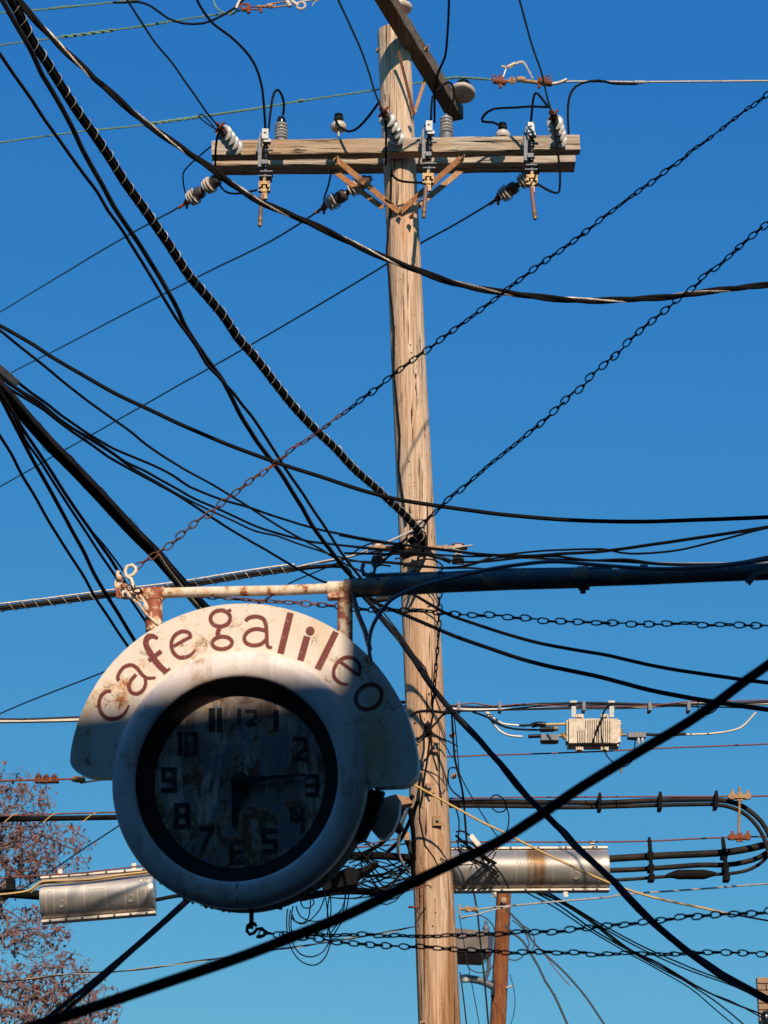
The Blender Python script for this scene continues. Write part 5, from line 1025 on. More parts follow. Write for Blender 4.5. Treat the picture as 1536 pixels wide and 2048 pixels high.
m = MB().pbox(1256, 1464, 1292, 1474, DA + .02, .08); m.pbox(1262, 1474, 1288, 1477, DA + .04, .05); m.build('splice_block', M['galvdark'], amp, smooth=False)
for x, y in ((1277, 1489), (1285, 1487)): MB().lathe(P(x, 1476, DA + .03), -Z, [(.009, 0), (.012, .01), (.011, .03), (.003, mpp(1480, DA) * (y - 1474))], 8).build('port_plug', M['porc'], amp)
xr([(1292, 1469), (1330, 1470), (1372, 1468)], 6.4, 'worn', 'boot', amp)
W('loose black wire looped over the amplifier housing', 3.0, 15.9, 15.9, [(1222, 1408), (1210, 1420), (1202, 1440), (1192, 1462), (1186, 1488)], 'black', 'wire', 'wire', amp=.001)
W('thin ground lead drooping below the amplifier', 2.6, 15.9, 15.9, [(1216, 1412), (1206, 1425), (1202, 1455), (1206, 1490), (1214, 1512), (1228, 1526), (1244, 1533), (1256, 1530), (1266, 1516), (1270, 1490), (1271, 1476)], 'black', 'wire', 'wire', amp=.001)
m = MB().tube(spline([(1242, 1534), (1243, 1546)], 15.9, 15.9), 2.2 * mpp(1540, 15.9), 8); tag(m.build('lead_tip', M['brass'], org=P(1242, 1540, 15.9)), 'small brass tip on the lead below the amplifier', 'fitting')
W('small dark loop hanging from the amplifier strand beside the near cable', 2.6, 15.9, 15.9, [(1400, 1396), (1394, 1412), (1402, 1424), (1416, 1428), (1432, 1420), (1436, 1408)], 'black', 'wire', 'wire', amp=.001)
# left rusty strand with clamp and strain insulator
W('thin line slanting down to the frame edge above the pale cable', 3.6, 22, 17, [(-30, 1439), (0, 1427), (60, 1402), (140, 1370), (215, 1341), (300, 1308), (400, 1266), (480, 1228), (556, 1184)], 'bluewire', 'wire', 'wire', amp=.003)
t = thing('guy_strand', 'orange rusty guy strand with a three-bolt clamp and egg insulator beside the sign', 'guy strand', P(80, 1560, 16.2))
mp_ = mpp(1560, 16.2); sp = lambda pts: spline(pts, 16.2, 16.2, 8)
MB().tube(sp([(-40, 1563), (0, 1562), (60, 1560), (150, 1558)]), 2.0 * mp_, 6).tube(sp([(160, 1566), (180, 1563), (200, 1560), (230, 1558), (300, 1555), (560, 1548), (845, 1540)]), 1.9 * mp_, 6).tube(sp([(165, 1553), (170, 1560), (164, 1566)]), 1.8 * mp_, 6).build('strand', M['rustor'], t)
m = MB().pbox(69, 1554, 116, 1563, 16.15, .06); m.build('clamp_body', M['rustor'], t, smooth=False)
for x in (77, 92, 108): MB().lathe(P(x, 1563, 16.15), Z, [(.012, -.012), (.018, -.01), (.018, .0), (.016, .001), (.016, .033), (.02, .034), (.02, .046), (.009, .047), (.009, .058)], 8).build('bolt', M['rust'], t)
A = (P(168, 1559, 16.2) - P(142, 1558, 16.2)); MB().lathe(P(142, 1558, 16.2), A, [(.01, 0), (.022, A.length * .2), (.026, A.length * .5), (.022, A.length * .8), (.012, A.length)], 14).build('egg_insulator', M['rusttan'], t)
W('thick black cable entering behind the clock under the guy strand', 11, 16.3, 16.3, [(-40, 1641), (0, 1639), (80, 1637), (150, 1636), (225, 1635), (300, 1636), (480, 1680), (640, 1714), (700, 1713)], 'black', amp=.001, n=10)
W('rusty strand lying on the thick black cable that enters behind the clock', 3.6, 16.2, 16.2, [(-40, 1634), (0, 1632), (60, 1630), (110, 1628), (170, 1626), (240, 1624), (320, 1621), (560, 1612), (840, 1598)], 'redwire', 'strand', amp=.001)
for k, lab in enumerate(('straw-coloured tie on the thick cable, nearest the frame edge', 'straw-coloured tie on the thick cable, middle one of three', 'straw-coloured tie on the thick cable, nearest the clock')):
    x0 = 8 + k * 78; m = MB().tube(spline([(x0, 1645), (x0 + 8, 1638), (x0 + 18, 1630), (x0 + 28, 1626)], 16.15, 16.15), .004, 5)
    tag(m.build('lashing_tie', M['yellow'], org=P(x0, 1638, 16.15)), lab, 'tie', 'straw ties on the thick cable')
W('thin line slanting down behind the tree to the splice case', 3.4, 16, 24, [(835, 1418), (600, 1470), (420, 1545), (300, 1610), (237, 1652), (160, 1702), (120, 1730), (75, 1760), (28, 1788)], 'bluewire', 'wire', 'wire', amp=.003)
W('dark red strand above the splice case beside the tree', 3.4, 16.35, 16.35, [(-40, 1760), (0, 1757), (60, 1752), (150, 1747), (215, 1740), (280, 1732), (340, 1725), (560, 1706), (840, 1686)], 'redwire', 'strand', amp=.001)
W('black cable entering the splice case beside the tree', 19, 16.5, 16.5, [(-40, 1786), (0, 1786), (40, 1788), (84, 1791)], 'black', amp=.001, n=10)
W('cream wire lying along the top of the splice case beside the tree', 4.6, 16.3, 16.35, [(-40, 1791), (0, 1789), (30, 1786), (58, 1781), (72, 1770), (86, 1763), (120, 1761), (180, 1758), (240, 1750), (290, 1744), (330, 1738)], 'yellow', 'wire', 'wire', amp=.001)
W('second cream wire close under the first at the splice case', 3.6, 16.32, 16.36, [(-40, 1795), (0, 1793), (40, 1787), (62, 1784), (78, 1771), (92, 1766), (140, 1765), (200, 1760), (280, 1749), (330, 1742)], 'yellow', 'wire', 'wire', amp=.001)
m = MB().pbox(12, 1757, 28, 1779, 16.3, .08); m.pbox(17, 1752, 24, 1757, 16.33, .04); tag(m.build('strand_hanger', M['black'], org=P(20, 1768, 16.3), smooth=False), 'black hanger block between the red strand and the cable at the frame edge', 'hanger')
def closure(label, a, b_, rpx, D, bands, marks, flT, flB, lugs):
    pa_, pb_ = P(*a, D), P(*b_, D); A = (pb_ - pa_).normalized(); L = (pb_ - pa_).length; r = rpx * mpp(a[1], D); t = thing('splice_case', label, 'splice case', pa_.lerp(pb_, .5))
    prof = [(r * .5, -.006), (r * .96, -.004), (r, .004)]
    for f in bands: prof += [(r, L * f - .006), (r * 1.014, L * f - .003), (r * 1.017, L * f), (r * 0.978, L * f + .003), (r, L * f + .007)]
    prof += [(r, L - .004), (r * .96, L + .004), (r * .5, L + .006)]
    MB().lathe(pa_, A, prof, 40).build('shell', M['stained' if 'stained' in label else 'steel'], t)
    side = A.cross(Y).normalized(); side = side if side.z > 0 else -side; nf = (EYE - pa_).normalized()
    for sgn, th, nb in ((1, flT, 6), (-1, flB, 7)):
        c0 = pa_ + side * sgn * r * 1.06; c1 = pb_ + side * sgn * r * 1.06; f_ = MB().beam(c0 - A * .004, c1 + A * .004, side * th * .68, Vector((0, .05, 0))).build('flange', M['flange'], t, smooth=False)
        for k in range(nb):
            c = c0.lerp(c1, (k + .5) / nb) + Vector((0, -.05, 0)); MB().lathe(c, -Y, [(.010, -.004), (.010, .006), (.005, .007), (.005, .012)], 6).build('bolt', M['galvdark'], f_)
    for f, s in lugs:
        c = pa_.lerp(pb_, f) + side * s * r * (1.06 + .16); MB().box(c + Vector((0, -.03, 0)), A * .016, Vector((0, .006, 0)), side * .03).build('lug', M['flange'], t, smooth=False)
    for f, h, q_ in marks:
        c = pa_.lerp(pb_, f); dv = (-Y * math.sqrt(1 - h * h) + side * h); MB().lathe(c + dv * (r * .99), dv, [(q_, -.006), (q_, .0015), (q_ * .85, .003), (q_ * .7, .0022), (0.001, .002)], 18).build('boss', M['steel'], t)
    # maker's plate, embossed
    for k in range(6): MB().box(pa_.lerp(pb_, .45 + k * .022) - Y * (r * .985) + side * r * .18, A * .0035, Y * .006, side * .007).build('embossing', M['steel'], t, smooth=False)
    return t, pa_, pb_, A, r, side
closure('plain steel splice case half hidden behind the clock, beside the tree', (85, 1801), (309, 1783), 41.5, 16.5, (.05, .12, .23, .39, .58, .75, .86, .93), ((.19, -.45, .028), (.80, -.45, .030), (.90, .35, .012), (.08, .25, .012)), .011, .013, ((.17, 1), (.83, 1)))
t, *_ = closure('larger stained steel splice case beside the pole', (884, 1741), (1215, 1739), 40, 16.6, (.06, .14, .21, .30, .44, .53, .66, .77, .86, .94), ((.27, -.5, .030), (.80, -.5, .032)), .011, .010, ((.91, 1), (.31, -1), (.74, -1)))
W('short black tail cable leaving the hidden end of the splice case', 8, 16.5, 16.5, [(312, 1800), (335, 1795), (380, 1788), (520, 1770), (660, 1768)], 'black', amp=0)
# looped cables on the far side
W('upper of the paired black cables leaving the pole and looping back', 10.5, 16.35, 16.45, [(880, 1604), (915, 1604), (980, 1603), (1060, 1604), (1130, 1605), (1210, 1605), (1300, 1601), (1380, 1599), (1430, 1599), (1470, 1606), (1500, 1622), (1524, 1645), (1538, 1670), (1548, 1700)], 'worn', amp=.001, n=10)
W('lower of the paired black cables leaving the pole and looping back', 8.5, 16.3, 16.4, [(880, 1612), (915, 1612), (980, 1612), (1060, 1613), (1130, 1615), (1210, 1614), (1300, 1611), (1380, 1609), (1430, 1609), (1466, 1616), (1494, 1631), (1514, 1652), (1528, 1676), (1536, 1700)], 'worn', amp=.001, n=10)
W('thick black cable out of the stained splice case, uppermost of three', 14.5, 16.6, 16.6, [(1214, 1718), (1260, 1715), (1330, 1711), (1400, 1708), (1450, 1705), (1500, 1697), (1545, 1686)], 'worn', amp=.001, n=10)
W('black cable out of the stained splice case, middle of three', 10.5, 16.6, 16.6, [(1214, 1741), (1270, 1739), (1330, 1735), (1400, 1730), (1450, 1730), (1490, 1724), (1520, 1714), (1550, 1694)], 'worn', amp=.001, n=10)
W('black cable out of the stained splice case, lowest of three with a bulging sleeve', 7, 16.6, 16.6, [(1214, 1761), (1270, 1758), (1335, 1753), (1400, 1749), (1450, 1748), (1490, 1742), (1516, 1730), (1534, 1714), (1550, 1694)], 'worn', amp=.001, n=10)
pq = spline([(1332, 1753), (1345, 1750), (1370, 1749), (1400, 1749), (1420, 1748), (1432, 1748)], 16.58, 16.58, 6); mm = mpp(1750, 16.6)
MBs = MB().tube(pq, [mm * (3.5 + 6.5 * min(1, 4 * min(i / (len(pq) - 1), 1 - i / (len(pq) - 1)))) for i in range(len(pq))], 12); tag(MBs.build('splice_sleeve', M['black'], org=pq[0]), 'bulging black heat-shrink sleeve on the lowest looped cable', 'sleeve')
W('dark red strand over the paired looped cables', 3.4, 16.3, 16.5, [(890, 1597), (930, 1596), (1050, 1595), (1200, 1594), (1350, 1593), (1430, 1593), (1480, 1593), (1536, 1592), (1640, 1590)], 'redwire', 'strand', amp=.001)
W('dark red strand over the stained splice case', 3.4, 16.5, 16.6, [(890, 1684), (960, 1684), (1060, 1684), (1180, 1684), (1300, 1682), (1400, 1677), (1480, 1674), (1536, 1673), (1640, 1670)], 'redwire', 'strand', amp=.001)
for x, y0, y1, lab in ((1200, 1590, 1618, 'narrow black strap on the paired cables, the one nearest the pole'), (1321, 1588, 1617, 'narrow black strap on the paired cables, middle one of three'), (1433, 1586, 1614, 'narrow black strap on the paired cables, the one beside the rusty bracket')):
    m = MB(); m.pbox(x - 3.5, y0, x + 3.5, y1, 16.25, .12); m.pbox(x - 2.5, y0 - 5, x + 2.5, y0, 16.28, .05); tag(m.build('cable_strap', M['black'], org=P(x, y0, 16.3), smooth=False), lab, 'strap', 'straps on the paired looped cables')
for x0, x1, lab in ((1299, 1304, 'tall black strap holding three cables next to the stained splice case'), (1446, 1455, 'tall black strap holding three cables near the rusty bracket')):
    m = MB(); a, b_ = P(x0, 1680, 16.5), P(x1, 1762, 16.5); m.beam(a, b_, X * .013, Y * .02)
    for y in (1712, 1738, 1757): m.pbox(x0 + (x1 - x0) * (y - 1680) / 82 - 6, y - 9, x0 + (x1 - x0) * (y - 1680) / 82 + 6, y + 3, 16.49, .1)
    m.pbox(x0 - 2.5, 1674, x0 + 2.5, 1681, 16.5, .04); tag(m.build('cable_strap', M['black'], org=a, smooth=False), lab, 'strap')
t = thing('strand_bracket', 'rusty double-clamp bracket standing between the two red strands', 'bracket', P(1480, 1630, 16.35)); DB_ = 16.33
for y, mt in ((1592, 'rusttan'), (1673, 'rustor')):
    m = MB().pbox(1457, y - 3, 1502, y + 4, DB_, .05); m.pbox(1474, y + 4, 1486, y + 9, DB_ + .01, .03); m.pbox(1475, y - 8, 1485, y - 3, DB_ + .01, .03)
    for x in (1465, 1496): m.pbox(x - 5, y - 6, x + 5, y - 3, DB_, .04); m.pbox(x - 2.5, y - 12, x + 2.5, y - 6, DB_ + .01, .02); m.pbox(x - 4, y + 4, x + 4, y + 6, DB_, .03)
    m.build('clamp', M[mt], t, smooth=False)
MB().tube(spline([(1479, 1574), (1479, 1600), (1478, 1640), (1477, 1684)], DB_ + .02, DB_ + .02), 2.6 * mpp(1630, 16.3), 8).build('rod', M['rusttan'], t)
W('yellow drop slanting from behind the clock across the pole and splice case', 4.6, 15.55, 15.2, [(800, 1556), (840, 1576), (900, 1609), (960, 1642), (1004, 1663), (1060, 1692), (1130, 1726), (1215, 1764), (1300, 1793), (1400, 1815), (1462, 1829)], 'yellow', 'wire', 'wire', amp=.001)
W('dark tail continuing the yellow drop past the chain', 3.6, 15.2, 14.8, [(1455, 1827), (1490, 1833), (1536, 1841), (1640, 1856)], 'black', 'wire', 'wire', amp=.001)
W('taut pale strand leaving the pole below the stained splice case', 3.6, 15.9, 17.5, [(935, 1822), (985, 1815), (1060, 1808), (1140, 1801), (1210, 1795), (1260, 1788), (1400, 1778), (1536, 1767), (1660, 1757)], 'bare', 'strand', amp=.001)
W('second pale grip wire splaying back to the pole below the splice case', 2.6, 15.9, 16.0, [(922, 1834), (950, 1830), (980, 1821), (1020, 1813)], 'bare', 'strand', amp=.001)
m = MB(); m.lathe(P(922, 1818, 15.93), P(952, 1819, 15.93) - P(922, 1818, 15.93), [(.012, 0), (.012, .03), (.022, .032), (.022, .06), (.016, .065), (.018, .10), (.024, .105), (.02, .115)], 12); m.pbox(918, 1808, 921, 1832, 15.9, .05); tag(m.build('guy_attachment', M['rusttan'], org=P(925, 1818, 15.9)), 'tan bolt attachment on the pole for the taut pale strand', 'bracket')
# lower-left drops
W('upper of two black drops slanting from the clock to the lower corner', 7, 15.8, 7.5, [(835, 1476), (640, 1560), (500, 1680), (400, 1774), (366, 1806), (320, 1848), (252, 1908), (180, 1968), (120, 2016), (70, 2056)], 'black', amp=.001)
W('lower of two black drops slanting from the clock to the lower corner', 6.2, 15.8, 7.6, [(835, 1490), (640, 1574), (500, 1690), (404, 1778), (360, 1818), (300, 1872), (256, 1910), (200, 1962), (140, 2014), (90, 2060)], 'black', amp=.001)
twisted('thin twisted drop rising gently from the lower corner behind the near cable to the pole', 15, 15.8, [(-40, 1968), (0, 1965), (60, 1958), (130, 1948), (200, 1945), (250, 1941), (340, 1930), (440, 1916), (520, 1903), (600, 1893), (680, 1880), (760, 1868), (836, 1852)], [('conductor', 'brownish', 2.6), ('neutral', 'bare', 1.8)], .0045, .7, 'twisted_cable')
# fine drops on the far side of the pole
FD = 'fine drops fanning down from the splice case to the brick corner'
for k, (lab, pts, w_) in enumerate((
    ('uppermost fine black drop fanning past the flat twisted drop to the brick corner', [(918, 1677), (973, 1718), (1027, 1750), (1091, 1782), (1146, 1814), (1205, 1850), (1290, 1895), (1380, 1935), (1440, 1958), (1490, 1980), (1536, 1998)], 3.6),
    ('second fine black drop close beneath the uppermost', [(922, 1690), (985, 1722), (1040, 1753), (1100, 1788), (1150, 1818), (1205, 1855), (1270, 1892), (1340, 1925), (1400, 1948), (1460, 1970), (1500, 1986)], 3.4),
    ('fine black drop ending at the weatherhead on the brick corner', [(912, 1672), (960, 1712), (1030, 1755), (1095, 1790), (1150, 1822), (1210, 1862), (1262, 1900), (1320, 1928), (1400, 1976), (1450, 2000), (1528, 2030)], 4.6),
    ('fine black drop just under the weatherhead one', [(915, 1700), (980, 1735), (1060, 1778), (1110, 1800), (1165, 1832), (1230, 1882), (1290, 1920), (1350, 1952), (1415, 1984), (1470, 2006), (1532, 2040)], 3.2),
    ('fine black drop leaving the frame just before the brick corner', [(920, 1708), (990, 1742), (1060, 1780), (1120, 1812), (1190, 1862), (1260, 1902), (1330, 1938), (1410, 1988), (1450, 2018), (1495, 2056)], 3.6),
    ('lowest fine black drop of the fan', [(925, 1715), (985, 1745), (1050, 1784), (1110, 1815), (1180, 1862), (1250, 1903), (1310, 1936), (1380, 1976), (1430, 2018), (1476, 2056)], 3.0))):
    W(lab, w_, 15.9, 22, pts, 'black', 'drop_wire', 'wire', FD, .004)
for lab, pts, w_, D0 in (
    ('thin dark wire hanging straight down beside the pole foot', [(920, 1945), (926, 1989), (933, 2052)], 3.2, 16),
    ('thin dark wire hanging in front of the taupe cabinet', [(946, 1780), (954, 1819), (960, 1879), (968, 1949), (978, 2054)], 4.2, 16),
    ('hair-thin wire hanging between the pole and the cabinet', [(919, 1836), (930, 1899), (944, 1971), (960, 2054)], 2.0, 16),
    ('dark drop falling away from the far pole, upper one', [(1012, 1818), (1028, 1834), (1045, 1851), (1056, 1869), (1071, 1889), (1095, 1913), (1130, 1946), (1170, 1992), (1212, 2054)], 4.2, 30),
    ('dark drop falling away from the far pole, lower one', [(1010, 1850), (1028, 1868), (1045, 1881), (1059, 1903), (1077, 1933), (1091, 1963), (1109, 1991), (1138, 2056)], 4.6, 30),
    ('thin reddish wire beside the upper far drop', [(1070, 1890), (1090, 1910), (1110, 1938), (1140, 1972)], 2.0, 30),
    ('small wire loop beside the far pole', [(1024, 1840), (1044, 1856), (1056, 1880), (1058, 1890), (1052, 1900)], 2.6, 33),
    ('larger wire loop beside the far pole', [(1040, 1848), (1058, 1858), (1068, 1872), (1069, 1888), (1064, 1900)], 2.4, 33),
    ('low wire loop bowing out from the far pole', [(1018, 1918), (1030, 1921), (1042, 1916), (1052, 1905)], 2.6, 33),
    ('thin wire bowing off the far pole foot', [(1020, 1950), (1028, 1980), (1030, 2005), (1026, 2035), (1018, 2056)], 1.8, 33),
    ('dark wire arching from the pole toward the cabinet top', [(922, 1838), (950, 1830), (970, 1835), (985, 1850), (990, 1866)], 2.6, 24),
    ('thin wire drooping under the taupe cabinet', [(934, 1930), (942, 1940), (960, 1946), (980, 1940), (986, 1930)], 2.4, 33)):
    W(lab, w_, D0, D0, pts, 'bluewire' if 'reddish' not in lab else 'redwire', 'drop_wire', 'wire', amp=.004)
# ------------------------------------------------------------------ tangle between clock and pole
TG = [
    ('fat black cable arching from the mechanism box down to the splices', [(826, 1592), (806, 1620), (788, 1660), (760, 1690), (724, 1708), (690, 1720)], 9, 'black'),
    ('second fat black cable bowing behind the mechanism box', [(836, 1600), (820, 1640), (800, 1680), (775, 1704)], 8, 'black'),
    ('thick level black cable running behind the clock into the pole', [(640, 1716), (700, 1712), (760, 1711), (800, 1714), (828, 1716)], 16, 'black'),
    ('grey curved conduit bowing beside the pole', [(822, 1612), (810, 1630), (801, 1660), (796, 1690), (800, 1715), (812, 1735), (820, 1745)], 7, 'coax'),
    ('black cable standing against the pole face towards the clock', [(818, 1608), (826, 1660), (828, 1700), (826, 1745), (836, 1770)], 10, 'black'),
    ('pale wire slanting from the clock edge to the pole', [(718, 1704), (745, 1722), (775, 1742), (808, 1756), (836, 1762)], 3.4, 'brownish'),
    ('dark wire slanting across the level cable to the pole', [(730, 1684), (760, 1708), (795, 1736), (830, 1758)], 3, 'black'),
    ('thin wire slanting up from the clock edge', [(728, 1690), (748, 1686), (765, 1682), (806, 1676)], 2.6, 'redwire'),
    ('brown wire sagging from the drum to the pole, longest one', [(684, 1750), (705, 1760), (740, 1774), (780, 1780), (815, 1776), (850, 1766)], 4.4, 'brownish'),
    ('black wire sagging just above the brown one', [(660, 1790), (720, 1782), (760, 1776), (795, 1762), (830, 1752)], 4, 'black'),
    ('black wire sagging just under the brown one', [(650, 1785), (700, 1786), (750, 1782), (790, 1770), (832, 1756)], 4.4, 'black'),
    ('thin black wire lowest of the sagging bundle', [(660, 1795), (710, 1797), (750, 1792), (770, 1797), (790, 1798), (806, 1786), (830, 1764)], 2.8, 'black'),
    ('thick black bundle running under the clock to the pole', [(600, 1796), (650, 1786), (690, 1782), (730, 1783), (770, 1788)], 15, 'black'),
    ('thin wire rising from the splice to the conduit', [(722, 1764), (732, 1756), (752, 1752), (775, 1744), (802, 1730)], 2.6, 'black'),
    ('thin tail hanging off the level cable', [(722, 1724), (724, 1740), (728, 1764)], 3.2, 'black'),
    ('dark red wire leading into the pole beneath the bundle', [(800, 1784), (830, 1778), (856, 1770), (862, 1776)], 2.8, 'redwire'),
]
for lab, pts, w_, mt in TG: W(lab, w_, 15.2, 15.7, pts, mt, 'cable' if w_ > 6 else 'wire', 'cable' if w_ > 6 else 'wire', 'cables tangled between clock and pole', .003)
rt = random.Random(21)
for k in range(16):
    x0, y0 = rt.uniform(690, 740), rt.uniform(1680, 1790); x1, y1 = rt.uniform(820, 832), rt.uniform(1700, 1775); sg = rt.uniform(-8, 42)
    W('fine wire lost in the tangle between the clock and the pole', rt.uniform(2.0, 3.6), 15.2, 15.9, [(x0 - 30, y0 + rt.uniform(-5, 20)), (x0, y0), ((x0 * 2 + x1) / 3, y0 * .66 + y1 * .34 + sg), ((x0 + x1 * 2) / 3, y0 * .33 + y1 * .67 + sg * rt.uniform(.5, 1.1)), (x1, y1)], rt.choice(('black', 'black', 'brownish', 'worn')), 'tangle_wire', 'wire', 'fine wires tangled between clock and pole', .006)
m = MB().poly([P(x, y, 14.8) for x, y in ((640, 1760), (694, 1735), (710, 1734), (708, 1738), (728, 1734), (750, 1722), (757, 1724), (738, 1738), (722, 1748), (714, 1756), (715, 1766), (700, 1770), (650, 1780))], Vector((0, .15, 0))); tag(m.build('splice_bundle', M['black'], org=P(700, 1750, 14.8), smooth=False), 'black taped splice bundle jutting out from behind the clock', 'splice')
t = thing('wall_bracket', 'small tan junction fitting on the pole side facing the clock', 'fitting', P(812, 1672, 15.6)); m = MB().pbox(809, 1664, 819, 1680, 15.6, .08); m.build('cap', M['rusttan'], t, smooth=False)
MB().tube(spline([(814, 1680), (822, 1700), (822, 1730)], 15.7, 15.7), .022, 8).build('riser', M['worn'], t)
MB().tube(spline([(826, 1686), (825, 1708)], 15.6, 15.6), .009, 8).build('white_tube', M['porc'], t)
m = MB().poly([P(x, y, 14.6) for x, y in ((788, 1588), (818, 1594), (824, 1606), (800, 1610), (788, 1600))], Vector((0, .1, 0))); tag(m.build('junction_cover', M['rusttan'], org=P(800, 1600, 14.6), smooth=False), 'tan cover peeping from under the sign plate corner beside the pole', 'fitting')
CO = 'loose coils of drop wire hanging below the clock'
for lab, pts in (
    ('long coil loop hanging lowest below the clock', [(575, 1818), (573, 1850), (580, 1890), (594, 1915), (612, 1928), (632, 1930), (648, 1918), (657, 1900), (660, 1880), (656, 1830), (650, 1790)]),
    ('coil loop just inside the lowest one', [(581, 1820), (578, 1850), (585, 1885), (600, 1908), (625, 1914), (648, 1902), (660, 1880)]),
    ('round coil loop close under the clock drum', [(592, 1812), (600, 1832), (620, 1842), (645, 1842), (668, 1832), (684, 1818), (692, 1790)]),
    ('wide coil loop sweeping toward the pole', [(582, 1835), (600, 1848), (620, 1840), (640, 1818), (648, 1796)]),
    ('small coil loop tucked beside the drum', [(600, 1800), (606, 1814), (618, 1816), (628, 1806), (624, 1798), (614, 1796)]),
    ('coil strand crossing diagonally under the drum', [(584, 1828), (590, 1842), (606, 1846), (618, 1832), (621, 1800)]),
    ('coil strand hanging straight beside the loops', [(660, 1790), (662, 1820), (658, 1850), (654, 1870)]),
    ('coil strand hanging down to the chains', [(658, 1792), (654, 1830), (660, 1870), (662, 1890)]),
    ('outer coil strand curving down to the chains', [(698, 1785), (694, 1815), (682, 1845), (668, 1868), (662, 1876)]),
    ('second outer coil strand curving down to the chains', [(690, 1785), (688, 1815), (676, 1845), (658, 1870)]),
    ('thin coil arc under the taped bundle', [(663, 1795), (690, 1797), (715, 1795), (726, 1790)]),
    ('stiff coil end standing beside the drum edge', [(586, 1812), (583, 1830), (582, 1858), (592, 1872)])):
    W(lab, 2.7, 14.4, 14.8, pts, 'black', 'coil_wire', 'wire', CO, .002)
# knot of ties on the pole front
KN = 'dark ties knotted on the pole front'
for lab, pts, w_ in (
    ('knot tie rising along the hanging chain', [(858, 1462), (866, 1430), (864, 1400), (872, 1380)], 5), ('knot tie crossing toward the clock side', [(858, 1466), (842, 1440), (838, 1424), (824, 1430)], 4.4),
    ('knot tie crossing toward the amplifier side', [(856, 1462), (872, 1446), (885, 1430), (902, 1426), (912, 1432)], 4.6), ('knot tie looping flat to the clock edge', [(856, 1464), (840, 1474), (836, 1486), (846, 1478), (858, 1466)], 3.4),
    ('long knot tail hanging straight down the pole', [(860, 1470), (856, 1510), (848, 1560), (845, 1590), (840, 1616)], 5.0), ('short knot tail hanging at an angle', [(862, 1470), (864, 1500), (870, 1525), (875, 1542)], 4.0),
    ('thin knot wire bowing to the washer plate', [(862, 1462), (880, 1480), (896, 1500), (904, 1515), (912, 1500)], 2.4), ('thin knot wire sticking out past the pole edge', [(862, 1464), (880, 1475), (900, 1484), (916, 1493)], 3.0),
    ('thick knot of black tape at the chain end', [(854, 1448), (856, 1458), (858, 1470)], 15)):
    W(lab, w_, 15.55, 15.6, pts, 'black', 'tie_wire', 'wire', KN, .001)
W('black strand curving round the pole under the pale feeder', 6, 15.6, 15.7, [(822, 1432), (834, 1424), (856, 1422), (880, 1424), (904, 1426)], 'black', amp=0)
for lab, pts, w_, mt in (
    ('black riser cable running down the pole edge beside the red strands', [(903, 1420), (906, 1470), (910, 1520), (920, 1560), (926, 1590), (930, 1640), (934, 1690)], 5.0, 'black'),
    ('thin wire hanging from the feeder beside the riser', [(908, 1430), (912, 1470), (916, 1520), (918, 1545)], 2.6, 'black'),
    ('thin wire slanting away from the riser over the looped cables', [(918, 1545), (930, 1570), (950, 1605), (975, 1645), (1000, 1680)], 2.6, 'black'),
    ('round loop of black wire beside the pole edge', [(912, 1536), (900, 1536), (896, 1550), (898, 1570), (908, 1585), (926, 1598)], 3.2, 'black'),
    ('loop of black wire circling the paired cables', [(980, 1602), (985, 1592), (996, 1590), (1008, 1600), (1013, 1612), (1008, 1622), (994, 1624), (982, 1614)], 2.8, 'black'),
    ('loose wire falling from the circling loop', [(1010, 1608), (1018, 1630), (1016, 1655), (1010, 1672)], 2.6, 'black'),
    ('thin wire dropping across the stained splice case', [(905, 1600), (918, 1640), (916, 1690), (922, 1710)], 3.0, 'black'),
    ('wire arching from the pole edge over the splice case', [(912, 1664), (922, 1662), (936, 1668), (946, 1684), (960, 1712), (985, 1750), (1000, 1770)], 3.8, 'black'),
    ('second wire arching over the splice case', [(912, 1682), (930, 1682), (950, 1692), (980, 1722), (1005, 1752), (1018, 1778)], 3.6, 'black'),
    ('thin curved wire crossing the splice case end', [(880, 1716), (905, 1728), (930, 1730), (960, 1724), (985, 1704), (1000, 1690)], 2.4, 'black'),
    ('thin wire slanting up across the splice case', [(916, 1780), (950, 1756), (978, 1728), (992, 1704)], 2.6, 'black')):
    W(lab, w_, 15.85, 15.95, pts, mt, 'wire', 'wire', 'loose wires beside the pole edge', .001)
m = MB().beam(P(941, 1671, 15.8), P(962, 1696, 15.8), Vector((.012, 0, .012)), Vector((0, .012, 0))); tag(m.build('drop_clamp', M['flange'], org=P(950, 1684, 15.8), smooth=False), 'cream wedge clamp above the stained splice case', 'clamp')
# ------------------------------------------------------------------ far pole with cabinet
DF2 = 35.0
fp = thing('far_pole', 'reddish leaning utility pole seen under the stained splice case', 'utility pole', (P(995, 2048, DF2).x, DF2, 0))
fa, ft = P(995.5, 2048, DF2), P(1012, 1700, DF2); dfp = (ft - fa) / (ft.z - fa.z)
pole_mesh(fa - dfp * fa.z, ft, 18.5 * mpp(2048, DF2), 15.0 * mpp(1800, DF2), 24, 50, .012).build('shaft', M['polered'], fp)
MB().lathe(P(1008, 1801, DF2 - .18), -Y, [(.05, 0), (.05, .03), (.02, .04)], 8).build('bolt', M['rusttan'], fp)
m = MB().tube(spline([(1012, 1976), (1026, 1971)], DF2 - .1, DF2 - .1), .018, 6); m.build('step_bolt', M['galv'], fp)
t = thing('pole_cabinet', 'taupe metal cabinet with a black underside hung on the far pole', 'cabinet', P(950, 1890, 34.4))
m = MB().hexa([P(908, 1856, 34.3), P(976, 1862, 34.3), P(976, 1903, 34.3), P(908, 1903, 34.3)], [P(908, 1856, 34.3) + Y * .5, P(976, 1862, 34.3) + Y * .5, P(976, 1903, 34.3) + Y * .5 , P(908, 1903, 34.3) + Y * .5]); m.build('body', M['cabinet'], t, smooth=False)
